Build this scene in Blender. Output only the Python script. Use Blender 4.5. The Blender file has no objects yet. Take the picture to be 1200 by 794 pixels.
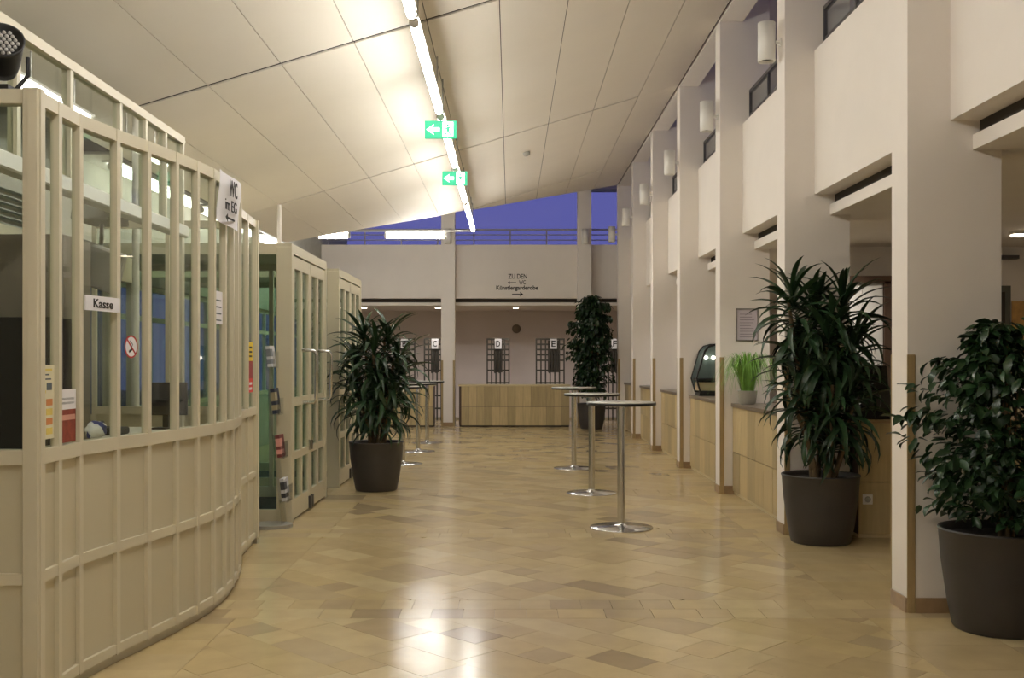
import bpy, bmesh, math, random
from mathutils import Vector, Matrix
C = bpy.context.scene.collection
PI = math.pi
random.seed(7)
# ------------------------------------------------------------------ camera, world, exposure
cam = bpy.data.objects.new('camera', bpy.data.cameras.new('camera'))
C.objects.link(cam)
cam.location = (0, 0, 1.5); cam.rotation_euler = (PI/2, 0, 0)
cam.data.sensor_width = 36; cam.data.lens = 36
cam.data.shift_x = 2/1200; cam.data.shift_y = 25/1200
cam.data.clip_start = 0.05; cam.data.clip_end = 200
S = bpy.context.scene
S.camera = cam
w = bpy.data.worlds.new('dusk'); S.world = w; w.use_nodes = True
wb = w.node_tree.nodes['Background']
wb.inputs[0].default_value = (0.125, 0.125, 0.40, 1); wb.inputs[1].default_value = 0.60
S.view_settings.view_transform = 'Standard'; S.view_settings.look = 'None'
S.view_settings.exposure = 0.72; S.view_settings.gamma = 1
S.cycles.max_bounces = 12; S.cycles.diffuse_bounces = 6; S.cycles.glossy_bounces = 5
S.cycles.transparent_max_bounces = 24
S.cycles.use_denoising = True
S.cycles.sample_clamp_indirect = 6
LINE_E = 26.5      # line of fluorescent lights under the ceiling
SIDE_E = 6.0       # fluorescent lights along the glazed side
WARM = (1.0, 0.86, 0.68)

# ------------------------------------------------------------------ helpers
def lin(c):
    return tuple(((v/255)/12.92 if v/255 <= .04045 else ((v/255+.055)/1.055)**2.4) for v in c)
def P(px, py, d):                      # a pixel of the photograph at depth d, as a point
    return Vector(((px-598)*d/1200, d, 1.5-(py-422)*d/1200))
MATS = {}
def mat(name, col, rough=.6, metal=0, var=.06, scale=6, bump=0, stretch=(1,1,1), rnd=0, spec=.5, coat=0):
    if name in MATS: return MATS[name]
    m = bpy.data.materials.new(name); m.use_nodes = True; nt = m.node_tree; b = nt.nodes['Principled BSDF']
    c = lin(col)
    b.inputs['Roughness'].default_value = rough; b.inputs['Metallic'].default_value = metal
    b.inputs['Specular IOR Level'].default_value = spec
    b.inputs['Coat Weight'].default_value = coat
    tc = nt.nodes.new('ShaderNodeTexCoord'); mp = nt.nodes.new('ShaderNodeMapping'); mp.inputs['Scale'].default_value = stretch
    no = nt.nodes.new('ShaderNodeTexNoise'); no.inputs['Scale'].default_value = scale; no.inputs['Detail'].default_value = 5
    nt.links.new(tc.outputs['Object'], mp.inputs[0]); nt.links.new(mp.outputs[0], no.inputs['Vector'])
    mr = nt.nodes.new('ShaderNodeMapRange'); mr.inputs['From Min'].default_value = .3; mr.inputs['From Max'].default_value = .7
    mr.inputs['To Min'].default_value = 1-var; mr.inputs['To Max'].default_value = 1+var
    nt.links.new(no.outputs['Fac'], mr.inputs['Value'])
    val = mr.outputs[0]
    if rnd:
        oi = nt.nodes.new('ShaderNodeObjectInfo'); m2 = nt.nodes.new('ShaderNodeMapRange')
        m2.inputs['To Min'].default_value = 1-rnd; m2.inputs['To Max'].default_value = 1+rnd
        nt.links.new(oi.outputs['Random'], m2.inputs['Value'])
        mu = nt.nodes.new('ShaderNodeMath'); mu.operation = 'MULTIPLY'
        nt.links.new(val, mu.inputs[0]); nt.links.new(m2.outputs[0], mu.inputs[1]); val = mu.outputs[0]
    mx = nt.nodes.new('ShaderNodeVectorMath'); mx.operation = 'SCALE'; mx.inputs[0].default_value = c
    nt.links.new(val, mx.inputs['Scale']); nt.links.new(mx.outputs[0], b.inputs['Base Color'])
    if bump:
        bp = nt.nodes.new('ShaderNodeBump'); bp.inputs['Strength'].default_value = bump; bp.inputs['Distance'].default_value = .01
        nt.links.new(no.outputs['Fac'], bp.inputs['Height']); nt.links.new(bp.outputs[0], b.inputs['Normal'])
    MATS[name] = m; return m
def emit(name, col, e):
    if name in MATS: return MATS[name]
    m = bpy.data.materials.new(name); m.use_nodes = True; b = m.node_tree.nodes['Principled BSDF']
    b.inputs['Base Color'].default_value = (.8, .8, .8, 1)
    b.inputs['Emission Color'].default_value = (*col, 1); b.inputs['Emission Strength'].default_value = e
    MATS[name] = m; return m
def glass(name, tint, ior=1.45, rough=0.0):
    m = bpy.data.materials.new(name); m.use_nodes = True; nt = m.node_tree
    nt.nodes.remove(nt.nodes['Principled BSDF']); out = nt.nodes['Material Output']
    lw = nt.nodes.new('ShaderNodeLayerWeight'); lw.inputs[0].default_value = .5
    pw_ = nt.nodes.new('ShaderNodeMath'); pw_.operation = 'POWER'; pw_.inputs[1].default_value = 5
    fr = nt.nodes.new('ShaderNodeMath'); fr.operation = 'MULTIPLY_ADD'; f0 = ((ior-1)/(ior+1))**2
    fr.inputs[1].default_value = (1-f0)*.8; fr.inputs[2].default_value = f0
    nt.links.new(lw.outputs['Facing'], pw_.inputs[0]); nt.links.new(pw_.outputs[0], fr.inputs[0])
    tr = nt.nodes.new('ShaderNodeBsdfTransparent'); tr.inputs[0].default_value = (*tint, 1)
    gl = nt.nodes.new('ShaderNodeBsdfGlossy'); gl.inputs['Roughness'].default_value = rough
    mx = nt.nodes.new('ShaderNodeMixShader')
    nt.links.new(fr.outputs[0], mx.inputs[0]); nt.links.new(tr.outputs[0], mx.inputs[1]); nt.links.new(gl.outputs[0], mx.inputs[2])
    nt.links.new(mx.outputs[0], out.inputs[0]); MATS[name] = m; return m

M_wall = mat('white_plaster', (232, 225, 217), .85, var=.015, scale=3, bump=.03)
M_pink = mat('rosy_plaster', (224, 214, 212), .85, var=.015, scale=3)
M_ceil = mat('ceiling_board', (234, 227, 214), .8, var=.012, scale=2)
M_cream = mat('cream_lacquer', (202, 194, 168), .42, var=.02, scale=2)
M_cream2 = mat('cream_frame_lacquer', (212, 204, 180), .4, var=.02, scale=2)
M_dark = mat('dark_gap', (58, 51, 44), .9)
M_black = mat('black_plastic', (22, 21, 21), .45)
M_wood = mat('oak_veneer', (186, 167, 124), .38, var=.10, scale=5, stretch=(6, 6, .5), rnd=.2)
M_strip = mat('oak_strip', (160, 138, 98), .4, var=.12, scale=5, stretch=(8, 8, .4))
M_top = mat('grey_stone_top', (112, 100, 88), .3, var=.12, scale=20)
M_light_top = mat('pale_wood_top', (205, 190, 150), .35, var=.06)
M_stone = mat('brown_stone', (150, 124, 92), .3, var=.15, scale=12)
M_chrome = mat('chrome', (205, 205, 205), .14, metal=1, var=.02)
M_steel = mat('brushed_steel', (170, 168, 162), .28, metal=1, var=.05)
M_tabletop = mat('table_laminate', (214, 212, 204), .2, var=.02)
M_pot = mat('anthracite_pot', (58, 54, 51), .5, var=.06, scale=8)
M_soil = mat('dark_soil', (34, 27, 22), .95, var=.4, scale=60, bump=.6)
M_bark = mat('plant_stem', (110, 92, 66), .8, var=.25, scale=30, bump=.4)
M_leaf = mat('dark_green_leaf', (40, 66, 38), .38, var=.25, scale=9, rnd=.35)
M_leaf2 = mat('ficus_leaf', (36, 64, 34), .33, var=.2, scale=9, rnd=.4)
M_grass = mat('bright_green_blade', (112, 160, 62), .5, var=.3, scale=14)
M_rail2 = mat('pale_railing_metal', (150, 146, 150), .45, metal=.2)
M_rail = mat('grey_railing_metal', (84, 82, 82), .45, metal=.3)
M_paper = mat('white_paper', (235, 233, 236), .8, var=.01)
M_grout = mat('grout', (160, 144, 110), .6, var=.05)
M_ink = mat('black_ink', (28, 25, 24), .8)
M_rack = mat('coat_rack_metal', (72, 68, 62), .5)
M_brown = mat('dark_brown_wood', (82, 62, 48), .5, var=.1)
M_white = mat('white_lacquer', (232, 230, 224), .4, var=.01)
M_grey = mat('light_grey_plastic', (172, 170, 160), .5)
M_tube = emit('fluorescent_tube', (1, .975, .92), LINE_E)
M_tube2 = emit('side_fluorescent_tube', (1, .975, .92), SIDE_E)
M_tube3 = emit('rear_fluorescent_tube', (1, .975, .92), 42)
M_spot = emit('downlight_lens', (1, .85, .66), 8)
M_green = emit('exit_sign_green', (.0, .42, .20), .75); M_green.node_tree.nodes['Principled BSDF'].inputs['Base Color'].default_value = (.0, .16, .07, 1)
M_signw = emit('exit_sign_white', (.8, 1, .9), 1.3)
G_clear = glass('clear_glass', (.93, .96, .93))
G_green = glass('greenish_glass', (.88, .95, .91))
G_blue = glass('window_glass', (.93, .95, .97))
G_acryl = glass('clear_acrylic', (.93, .94, .95), 1.3)

def floor_material():
    m = bpy.data.materials.new('polished_limestone'); m.use_nodes = True; nt = m.node_tree; b = nt.nodes['Principled BSDF']
    at = nt.nodes.new('ShaderNodeAttribute'); at.attribute_name = 'tone'
    tc = nt.nodes.new('ShaderNodeTexCoord')
    no = nt.nodes.new('ShaderNodeTexNoise'); no.inputs['Scale'].default_value = 5; no.inputs['Detail'].default_value = 7
    nt.links.new(tc.outputs['Object'], no.inputs['Vector'])
    mr = nt.nodes.new('ShaderNodeMapRange'); mr.inputs['From Min'].default_value = .3; mr.inputs['From Max'].default_value = .7
    mr.inputs['To Min'].default_value = .93; mr.inputs['To Max'].default_value = 1.07
    nt.links.new(no.outputs['Fac'], mr.inputs['Value'])
    mx = nt.nodes.new('ShaderNodeVectorMath'); mx.operation = 'SCALE'
    nt.links.new(at.outputs['Color'], mx.inputs[0]); nt.links.new(mr.outputs[0], mx.inputs['Scale'])
    nt.links.new(mx.outputs[0], b.inputs['Base Color'])
    n2 = nt.nodes.new('ShaderNodeTexNoise'); n2.inputs['Scale'].default_value = 22; n2.inputs['Detail'].default_value = 2
    nt.links.new(tc.outputs['Object'], n2.inputs['Vector'])
    r2 = nt.nodes.new('ShaderNodeMapRange'); r2.inputs['To Min'].default_value = .13; r2.inputs['To Max'].default_value = .22
    nt.links.new(n2.outputs['Fac'], r2.inputs['Value']); nt.links.new(r2.outputs[0], b.inputs['Roughness'])
    bp = nt.nodes.new('ShaderNodeBump'); bp.inputs['Strength'].default_value = .02; bp.inputs['Distance'].default_value = .01
    nt.links.new(n2.outputs['Fac'], bp.inputs['Height']); nt.links.new(bp.outputs[0], b.inputs['Normal'])
    return m
M_floor = floor_material()

def tag(o, label=None, cat=None, group=None, kind=None):
    if label: o['label'] = label
    if cat: o['category'] = cat
    if group: o['group'] = group
    if kind: o['kind'] = kind
    return o
def thing(name, loc, label, cat, group=None, kind=None):
    o = bpy.data.objects.new(name, None); C.objects.link(o); o.location = loc
    o.empty_display_size = .1
    return tag(o, label, cat, group, kind)
def root_loc(p):
    while p.parent: p = p.parent
    return Vector(p.location)
class MB:                              # collects solids in world coordinates, builds ONE mesh object
    def __init__(s): s.v = []; s.f = []; s.sm = []
    def add(s, vs, fs, smooth=False):
        n = len(s.v); s.v += [Vector(v) for v in vs]
        s.f += [[i+n for i in f] for f in fs]; s.sm += [smooth]*len(fs); return s
    def box(s, x0, y0, z0, x1, y1, z1, M=None):
        if x0 > x1: x0, x1 = x1, x0
        if y0 > y1: y0, y1 = y1, y0
        if z0 > z1: z0, z1 = z1, z0
        vs = [Vector(p) for p in ((x0,y0,z0),(x1,y0,z0),(x1,y1,z0),(x0,y1,z0),(x0,y0,z1),(x1,y0,z1),(x1,y1,z1),(x0,y1,z1))]
        if M: vs = [M @ v for v in vs]
        return s.add(vs, [(3,2,1,0),(4,5,6,7),(0,1,5,4),(1,2,6,5),(2,3,7,6),(3,0,4,7)])
    def obox(s, p0, p1, a, b, z0, z1):  # upright box along the plan line p0-p1, from offset a to b beside it
        p0 = Vector(p0); p1 = Vector(p1); t = (p1-p0).normalized(); n = Vector((t.y, -t.x))
        q = [p0+n*b, p1+n*b, p1+n*a, p0+n*a]
        if a > b: q.reverse()
        return s.prism([(v.x, v.y) for v in q][::-1], z0, z1)
    def prism(s, poly, z0, z1, M=None):
        ar = sum(poly[i][0]*poly[(i+1)%len(poly)][1]-poly[(i+1)%len(poly)][0]*poly[i][1] for i in range(len(poly)))
        if ar < 0: poly = poly[::-1]
        n = len(poly); vs = [Vector((x,y,z0)) for x,y in poly]+[Vector((x,y,z1)) for x,y in poly]
        if M: vs = [M @ v for v in vs]
        return s.add(vs, [list(range(n))[::-1], list(range(n,2*n))]+[(i,(i+1)%n,n+(i+1)%n,n+i) for i in range(n)])
    def tube(s, pts, r, seg=10, cap=True):
        pts = [Vector(p) for p in pts]; n = len(pts); rs = r if isinstance(r, (list,tuple)) else [r]*n
        vs = []; up = None
        for i, p in enumerate(pts):
            t = (pts[min(i+1,n-1)]-pts[max(i-1,0)]).normalized()
            if up is None: up = t.orthogonal().normalized()
            up = (up-t*up.dot(t)).normalized(); sd = t.cross(up)
            vs += [p+(up*math.cos(2*PI*k/seg)+sd*math.sin(2*PI*k/seg))*rs[i] for k in range(seg)]
        fs = [(i*seg+k, i*seg+(k+1)%seg, (i+1)*seg+(k+1)%seg, (i+1)*seg+k) for i in range(n-1) for k in range(seg)]
        s.add(vs, fs, True)
        if cap: s.add(vs[:seg], [list(range(seg))[::-1]]); s.add(vs[-seg:], [list(range(seg))])
        return s
    def lathe(s, prof, cx, cy, cz=0, seg=32, sharp=True, M=None):
        n = len(prof); vs = []
        for r, z in prof:
            vs += [Vector((cx+r*math.cos(2*PI*k/seg), cy+r*math.sin(2*PI*k/seg), cz+z)) for k in range(seg)]
        if M: vs = [M @ v for v in vs]
        fs = [(i*seg+k, i*seg+(k+1)%seg, (i+1)*seg+(k+1)%seg, (i+1)*seg+k) for i in range(n-1) for k in range(seg)]
        s.add(vs, fs, True)
        if prof[0][0] > 1e-5: s.add(vs[:seg], [list(range(seg))[::-1]])
        if prof[-1][0] > 1e-5: s.add(vs[-seg:], [list(range(seg))])
        return s
    def build(s, name, m, parent=None, bevel=0, label=None, kind=None, off=None):
        if parent: o0 = root_loc(parent)
        elif off is not None: o0 = Vector(off)
        else:
            xs = [v.x for v in s.v]; ys = [v.y for v in s.v]; zs = [v.z for v in s.v]
            o0 = Vector(((min(xs)+max(xs))/2, (min(ys)+max(ys))/2, min(zs)))
        me = bpy.data.meshes.new(name); me.from_pydata([v-o0 for v in s.v], [], s.f)
        for p, q in zip(me.polygons, s.sm): p.use_smooth = q
        me.validate()
        if bevel:
            bm = bmesh.new(); bm.from_mesh(me)
            bmesh.ops.bevel(bm, geom=[e for e in bm.edges if len(e.link_faces) == 2 and e.calc_face_angle(0) > .6], offset=bevel, segments=1, affect='EDGES', clamp_overlap=True)
            bm.to_mesh(me); bm.free()
        if m: me.materials.append(m)
        o = bpy.data.objects.new(name, me); C.objects.link(o)
        if parent: o.parent = parent
        else: o.location = o0
        if label: o['label'] = label
        if kind: o['kind'] = kind
        return o
def kids(o): return [c for c in bpy.data.objects if c.parent == o]
def copy_tree(o, loc=None, label=None, parent=None):
    c = o.copy(); C.objects.link(c)
    if parent: c.parent = parent
    if loc is not None: c.location = loc
    if label: c['label'] = label
    for ch in kids(o): copy_tree(ch, parent=c)
    return c
def text_mb(body, M, width=None, height=None, depth=.002, bold=.012):
    """lettering as a mesh in the local x-y plane, centred, fitted to width/height, then moved by M"""
    cu = bpy.data.curves.new('lettering', 'FONT'); cu.body = body; cu.size = 1; cu.extrude = .01; cu.resolution_u = 3; cu.offset = bold
    cu.align_x = 'CENTER'; cu.align_y = 'CENTER'
    ob = bpy.data.objects.new('lettering', cu); C.objects.link(ob)
    me = bpy.data.meshes.new_from_object(ob.evaluated_get(bpy.context.evaluated_depsgraph_get()))
    xs = [v.co.x for v in me.vertices]; ys = [v.co.y for v in me.vertices]
    cx, cy = (min(xs)+max(xs))/2, (min(ys)+max(ys))/2; wx, wy = max(xs)-min(xs), max(ys)-min(ys)
    sx = width/wx if width else height/wy; sy = height/wy if height else sx
    b = MB()
    b.add([M @ Vector(((v.co.x-cx)*sx, (v.co.y-cy)*sy, v.co.z/.01*depth)) for v in me.vertices], [list(p.vertices) for p in me.polygons])
    bpy.data.objects.remove(ob); bpy.data.meshes.remove(me); bpy.data.curves.remove(cu)
    return b
def frame_M(o, x, y):                  # matrix with local x, y axes given and z = x cross y
    x = Vector(x).normalized(); y = Vector(y).normalized(); z = x.cross(y)
    return Matrix.Translation(Vector(o)) @ Matrix((x, y, z)).transposed().to_4x4()
def st(name, b, m, label, bevel=0):
    o = b.build(name, m, None, bevel); tag(o, label, None, None, 'structure'); return o
def st_root(name, loc, label):
    o = thing(name, loc, label, None, None, 'structure'); return o

# ------------------------------------------------------------------ sizes
PX, PW, PT = 2.36, .558, .25           # pillar front, depth, thickness
PY = [6.085+2.72*k for k in range(7)]
def czr(x): return 1.5+3.117+.3*x      # ceiling height at x
def rear(x): return 20.355+.8313*x     # the slanting rear edge of the ceiling
YB = 23.57                             # front of the rear parapet

# ------------------------------------------------------------------ floor
fl = MB().box(-4.6, -3.6, -.2, 7, 27.2, -.006)
floor = st('floor', fl, M_grout, 'polished beige limestone floor laid diagonally with straight bands')
def clip(poly, x0, y0, x1, y1):
    for ax, lim, sg in ((0,x0,1),(0,x1,-1),(1,y0,1),(1,y1,-1)):
        out = []
        for i in range(len(poly)):
            a, b = poly[i-1], poly[i]; da, db = (a[ax]-lim)*sg, (b[ax]-lim)*sg
            if (da >= 0) != (db >= 0):
                t = da/(da-db); out.append((a[0]+(b[0]-a[0])*t, a[1]+(b[1]-a[1])*t))
            if db >= 0: out.append(b)
        poly = out
        if len(poly) < 3: return []
    return poly
def shrink(poly, g):
    cx = sum(p[0] for p in poly)/len(poly); cy = sum(p[1] for p in poly)/len(poly)
    r = []
    for x, y in poly:
        d = math.hypot(x-cx, y-cy)
        k = max(0, 1-g*1.3/max(d, .01)); r.append((cx+(x-cx)*k, cy+(y-cy)*k))
    return r
def area(p): return abs(sum(p[i-1][0]*p[i][1]-p[i][0]*p[i-1][1] for i in range(len(p))))/2
tiles = []
XL, XR, XE0, XE1 = -1.6, 2.08, -2.7, 3.6
bands = [6.185+2.72*k for k in range(-2, 8)]
hb = .225
for b0 in bands:                        # two straight rows at every pillar
    for ya, yb in ((b0-hb, b0), (b0, b0+hb)):
        x = XE0+random.random()*.2
        while x < XE1:
            l = random.choice((.187, .187, .187, .28, .374)); tiles.append([(x,ya),(x+l,ya),(x+l,yb),(x,yb)]); x += l
for b0, b1 in zip(bands[:-1], bands[1:]):
    y0, y1 = b0+hb, b1-hb
    for xa, xb in ((XE0, -2.14), (-2.14, XL), (XR, 2.62), (2.62, XE1)):
        y = y0
        while y < y1-.01:
            l = random.choice((.22, .27, .33, .45)); ye = y+l if y+l < y1-.1 else y1
            tiles.append([(xa,y),(xb,y),(xb,ye),(xa,ye)]); y = ye
    u0 = -6                              # diagonal field
    c45 = math.sqrt(.5); cx, cy = (XL+XR)/2, (y0+y1)/2
    v = -2.4
    while v < 2.4:
        wv = random.choice((.215, .215, .25, .28)); u = -3.2+random.random()*.3
        while u < 3.2:
            l = random.choice((.215, .3, .38, .45, .52))
            q = [(cx+(a-b)*c45, cy-(a+b)*c45) for a, b in ((u,v),(u+l,v),(u+l,v+wv),(u,v+wv))]
            q = clip(q, XL, y0, XR, y1)
            if q and area(q) > .0015: tiles.append(q)
            u += l
        v += wv
tones = [(195,174,131),(200,180,137),(191,170,128),(204,185,143),(197,177,135),(190,170,132),(198,177,131),(184,165,128),(180,160,124),(168,149,116)]
wts = [10,10,9,8,9,6,9,4,2.2,1.6]
def seen(p):
    x = sum(a for a, _ in p)/len(p); y = sum(b for _, b in p)/len(p)
    if y < 4.7: return 0
    px, py = 598+1200*x/y, 422+1800/y
    if px < 80 or px > 1215 or (x < -1.75 and y < 5.6) or x > 2.95: return 0
    return area(p)/y**3
tiles.sort(key=seen, reverse=True)
def tile_geo(p):
    q = shrink(p, .0012); zt = random.uniform(-.0004, .0004); tx, ty = random.uniform(-1,1)*.0008, random.uniform(-1,1)*.0008
    n = len(q); ox = sum(a for a, _ in q)/n; oy = sum(b for _, b in q)/n
    vs = [(x, y, -.0065) for x, y in q]+[(x, y, zt+(x-ox)*tx+(y-oy)*ty) for x, y in q]
    a = sum(q[i][0]*q[(i+1)%n][1]-q[(i+1)%n][0]*q[i][1] for i in range(n))
    fs = [list(range(n,2*n))]+[(i,(i+1)%n,n+(i+1)%n,n+i) for i in range(n)]
    if a < 0: fs = [f[::-1] for f in fs]
    return vs, fs
def set_tone(me, cols):
    at = me.attributes.new('tone', 'FLOAT_COLOR', 'FACE')
    for i, c in enumerate(cols): at.data[i].color = (*c, 1)
rest = MB(); rest_c = []
for i, p in enumerate(tiles):
    c = lin(random.choices(tones, wts)[0]); k = random.uniform(.95, 1.05); c = tuple(v*k for v in c)
    vs, fs = tile_geo(p)
    if i < 300:
        b = MB().add(vs, fs); o = b.build('floor_tile', M_floor, floor); set_tone(o.data, [c]*len(fs))
    else:
        rest.add(vs, fs); rest_c += [c]*len(fs)
o = rest.build('floor_tiling', M_floor, floor, kind='stuff'); set_tone(o.data, rest_c)
gd = MB().box(-40, -30, -.6, 40, 60, -.25); st('ground', gd, mat('asphalt', (50, 50, 54), .9), 'dark ground outside the building')

# ------------------------------------------------------------------ ceiling
def slope_prism(b, x0, x1, y0, y1, zo, t):
    poly = [(x0,y0),(x1,y0),(x1,min(y1,rear(x1))),(x0,min(y1,rear(x0)))]
    if poly[2][1] <= y0+.02 and poly[3][1] <= y0+.02: return False
    if poly[3][1] < y0: poly[3] = (x0+(y0-rear(x0))/.8313, y0); poly[0] = poly[3]; poly = poly[1:]
    n = len(poly)
    vs = [(x,y,czr(x)+zo) for x,y in poly]+[(x,y,czr(x)+zo+t) for x,y in poly]
    b.add(vs, [list(range(n))[::-1], list(range(n,2*n))]+[(i,(i+1)%n,n+(i+1)%n,n+i) for i in range(n)]); return True
cb = MB(); slope_prism(cb, -3.79, 2.352, -3.4, 40, .018, .12)
ceiling = st('ceiling', cb, M_dark, 'sloping ceiling of large pale boards with thin dark joints')
xs = [1.773-.622*k for k in range(9)]
cols = [(2.335, xs[0])]+[(xs[k], xs[k+1]) for k in range(8)]+[(xs[8], -3.785)]
rows = [-3.35, 3.31, 8.75, 14.19, 19.63, 40]
for ci, (xa, xb) in enumerate(cols):
    for ya, yb in zip(rows[:-1], rows[1:]):
        gy = .034 if 0 < ci < 9 else .003
        b = MB()
        if slope_prism(b, xb+.004, xa-.004, ya+gy, yb-gy, 0, .016): b.build('ceiling_panel', M_ceil, ceiling)
st('roof', MB().box(-4.7, -3.6, 6.02, 7.1, 27.3, 6.25), M_wall, 'flat roof over the hall')
# slim posts at the ends of the two wide ceiling joints
for k, (y, lb) in enumerate(((8.75, 'slim white post under the nearer wide ceiling joint'), (14.19, 'slim white post under the farther wide ceiling joint'))):
    st('column', MB().tube([(-3.2, y, 0), (-3.2, y, czr(-3.2)-.004)], .03, 14), M_wall, lb)

# ------------------------------------------------------------------ outer walls
def glazed_wall(name, label, axis, at, a0, a1, z0, z1, nx, zs, gmat, fm, t=.06, fw=.06):
    """window with a frame of bars and one pane per field; axis 'x' runs along x at y=at, 'y' runs along y at x=at"""
    mid = (a0+a1)/2
    ps = nx if isinstance(nx, list) else [a0+(a1-a0)*k/nx for k in range(nx+1)]
    r = st_root(name, (mid, at, z0) if axis == 'x' else (at, mid, z0), label)
    def bx(b, p0, p1, q0, q1, tt):
        return b.box(p0, at-tt/2, q0, p1, at+tt/2, q1) if axis == 'x' else b.box(at-tt/2, p0, q0, at+tt/2, p1, q1)
    f = MB(); bx(f, a0, a1, z0, z0+fw, t); bx(f, a0, a1, z1-fw, z1, t)
    for z in zs: bx(f, a0, a1, z-fw/2, z+fw/2, t*.9)
    f.build('window_frame', fm, r)
    for p in ps:
        m = MB(); bx(m, max(a0,p-fw/2), min(a1,p+fw/2), z0, z1, t*.96); m.build('mullion', fm, r)
    lv = [z0+fw]+[z for z in zs]+[z1-fw]
    for k in range(len(ps)-1):
        for z_a, z_b in zip(lv[:-1], lv[1:]):
            p, q = ps[k]+fw/2, ps[k+1]-fw/2
            m = MB(); bx(m, p, q, z_a, z_b, .008); m.build('pane', gmat, r)
    return r
st('wall_front', MB().box(-4.6, -3.6, 0, 7, -3.4, 6.02), M_wall, 'plain white wall behind the camera')
wl = MB().box(-4.55, -3.4, 0, -4.35, 23.8, .9); wl.box(-4.55, -3.4, 2.4, -4.35, 23.8, 6.02); wl.box(-4.55, -3.4, .9, -4.35, 4.4, 2.4)
wl.box(-4.55, 23.2, .9, -4.35, 27, 2.4); wl.box(-4.55, 23.8, 0, -4.35, 27, .9); wl.box(-4.55, 23.8, 2.4, -4.35, 27, 6.02)
st('wall_left', wl, mat('grey_green_plaster', (172, 170, 156), .8), 'pale grey outer wall behind the glazed booth with a long window strip')
glazed_wall('window_3', 'long window strip in the outer wall behind the ticket booth', 'y', -4.45, 4.4, 23.2, .9, 2.4, 16, [2.0], G_blue, M_cream2)
st('wall_back', MB().box(-4.4, 27, 0, 7, 27.2, 2.95), M_pink, 'pinkish white rear wall behind the cloakroom counters')
glazed_wall('window_1', 'tall dusk-blue window across the rear gallery', 'x', 27.05, -4.35, 6.5, 2.95, 6.02, [-4.35, -1.62, 1.93, 4.2, 6.5], [], G_blue, mat('grey_window_frame', (150, 150, 165), .5), .08, .08)
st('wall_right', MB().box(6.5, -3.4, 0, 6.7, 27, 3.1), M_wall, 'white rear wall of the bar area')
glazed_wall('window_2', 'dusk-blue window strip of the side gallery', 'y', 6.6, -3.4, 27, 3.1, 6.02, 22, [], G_blue, mat('grey_window_frame', (120, 122, 140), .5), .08, .08)
wr = MB().box(2.62, -3.4, 0, 2.8, 3.3, 2.925)
st('partition', wr, M_wall, 'white wall beside the camera closing the row of pillars')

# ------------------------------------------------------------------ pillars and galleries on the right
ordn = ['nearest', 'second', 'third', 'fourth', 'fifth', 'sixth', 'seventh']
for k, y in enumerate(PY):
    r = st_root('pillar', (PX, y, 0), f'white blade-like pillar, {ordn[k]} of the row from the camera' if k else 'broad white blade-like pillar nearest the camera, beside the potted ficus')
    b = MB()
    prof = [(PX,0),(PX+PW,0),(PX+PW,6.0),(2.62,6.0),(2.62,5.31),(PX,5.31)]
    n = len(prof); vs = [(x,y,z) for x,z in prof]+[(x,y+PT,z) for x,z in prof]
    b.add(vs, [list(range(n)), list(range(n,2*n))[::-1]]+[(i,n+i,n+(i+1)%n,(i+1)%n) for i in range(n)])
    b.build('shaft', M_wall, r)
    MB().box(PX-.004, y-.008, .0, PX+.045, y+.001, 1.535).build('corner_strip', M_strip, r, .002, label='oak strip on the near corner')
    MB().box(PX-.004, y+PT-.001, .0, PX+.045, y+PT+.008, 1.535).build('corner_strip', M_strip, r, .002, label='oak strip on the far corner')
    MB().box(PX+.045, y-.010, 0, PX+PW, y+.001, .09).box(PX-.010, y+.001, 0, PX+.001, y+PT-.001, .09).build('plinth', M_stone, r, .002, label='brown stone skirting')
edges = [(-3.4, PY[0])]+[(PY[k]+PT, PY[k+1]) for k in range(6)]+[(PY[6]+PT, 23.57)]
bn = ['beside the camera, before the first pillar', 'between the first and second pillars', 'between the second and third pillars', 'between the third and fourth pillars',
      'between the fourth and fifth pillars', 'between the fifth and sixth pillars', 'between the sixth and seventh pillars', 'between the seventh pillar and the rear gallery']
for k, (ya, yb) in enumerate(edges):
    r = st_root('parapet', (2.7, (ya+yb)/2, 2.75), 'white gallery parapet '+bn[k])
    MB().box(2.615, ya, 2.925, 2.80, yb, 4.16).build('wall_panel', M_wall, r)
    MB().box(2.79, ya, 2.84, 2.90, yb, 2.925).build('shadow_gap', M_dark, r, label='dark recessed slot')
    MB().box(2.748, ya, 2.75, PX+PW, yb, 2.84).build('fascia', M_wall, r)
    if ya < PY[0]: continue
    t = thing('gallery_railing', (2.70, (ya+yb)/2, 4.16), 'dark metal gallery railing with glass '+bn[k], 'railing', 'gallery railings between the pillars')
    MB().box(2.685, ya+.01, 4.50, 2.725, yb-.01, 4.535).build('top_rail', M_rail, t)
    MB().box(2.69, ya+.04, 4.24, 2.715, yb-.04, 4.265).build('bottom_rail', M_rail, t)
    nn = 3 if yb-ya > 1.5 else 1
    for q in range(nn+1):
        yy = ya+.03+(yb-ya-.06)*q/nn
        MB().box(2.685, yy-.015, 4.16, 2.715, yy+.015, 4.50).build('post', M_rail, t)
    for q in range(nn):
        y0 = ya+.03+(yb-ya-.06)*q/nn; y1 = ya+.03+(yb-ya-.06)*(q+1)/nn
        MB().box(2.696, y0+.03, 4.28, 2.704, y1-.03, 4.49).build('glass_panel', G_clear, t)
gs = MB().box(PX+PW, -3.4, 2.75, 6.5, 27, 3.0)
st('slab', gs, M_wall, 'white gallery floor over the bar area')
st('lintel', MB().box(PX, -3.4, 5.31, 2.62, PY[6]+PT, 5.6).box(2.44, -3.4, 5.6, 2.62, PY[6]+PT, 6.02), M_wall, 'white lintel running along the tops of the pillars')

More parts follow.
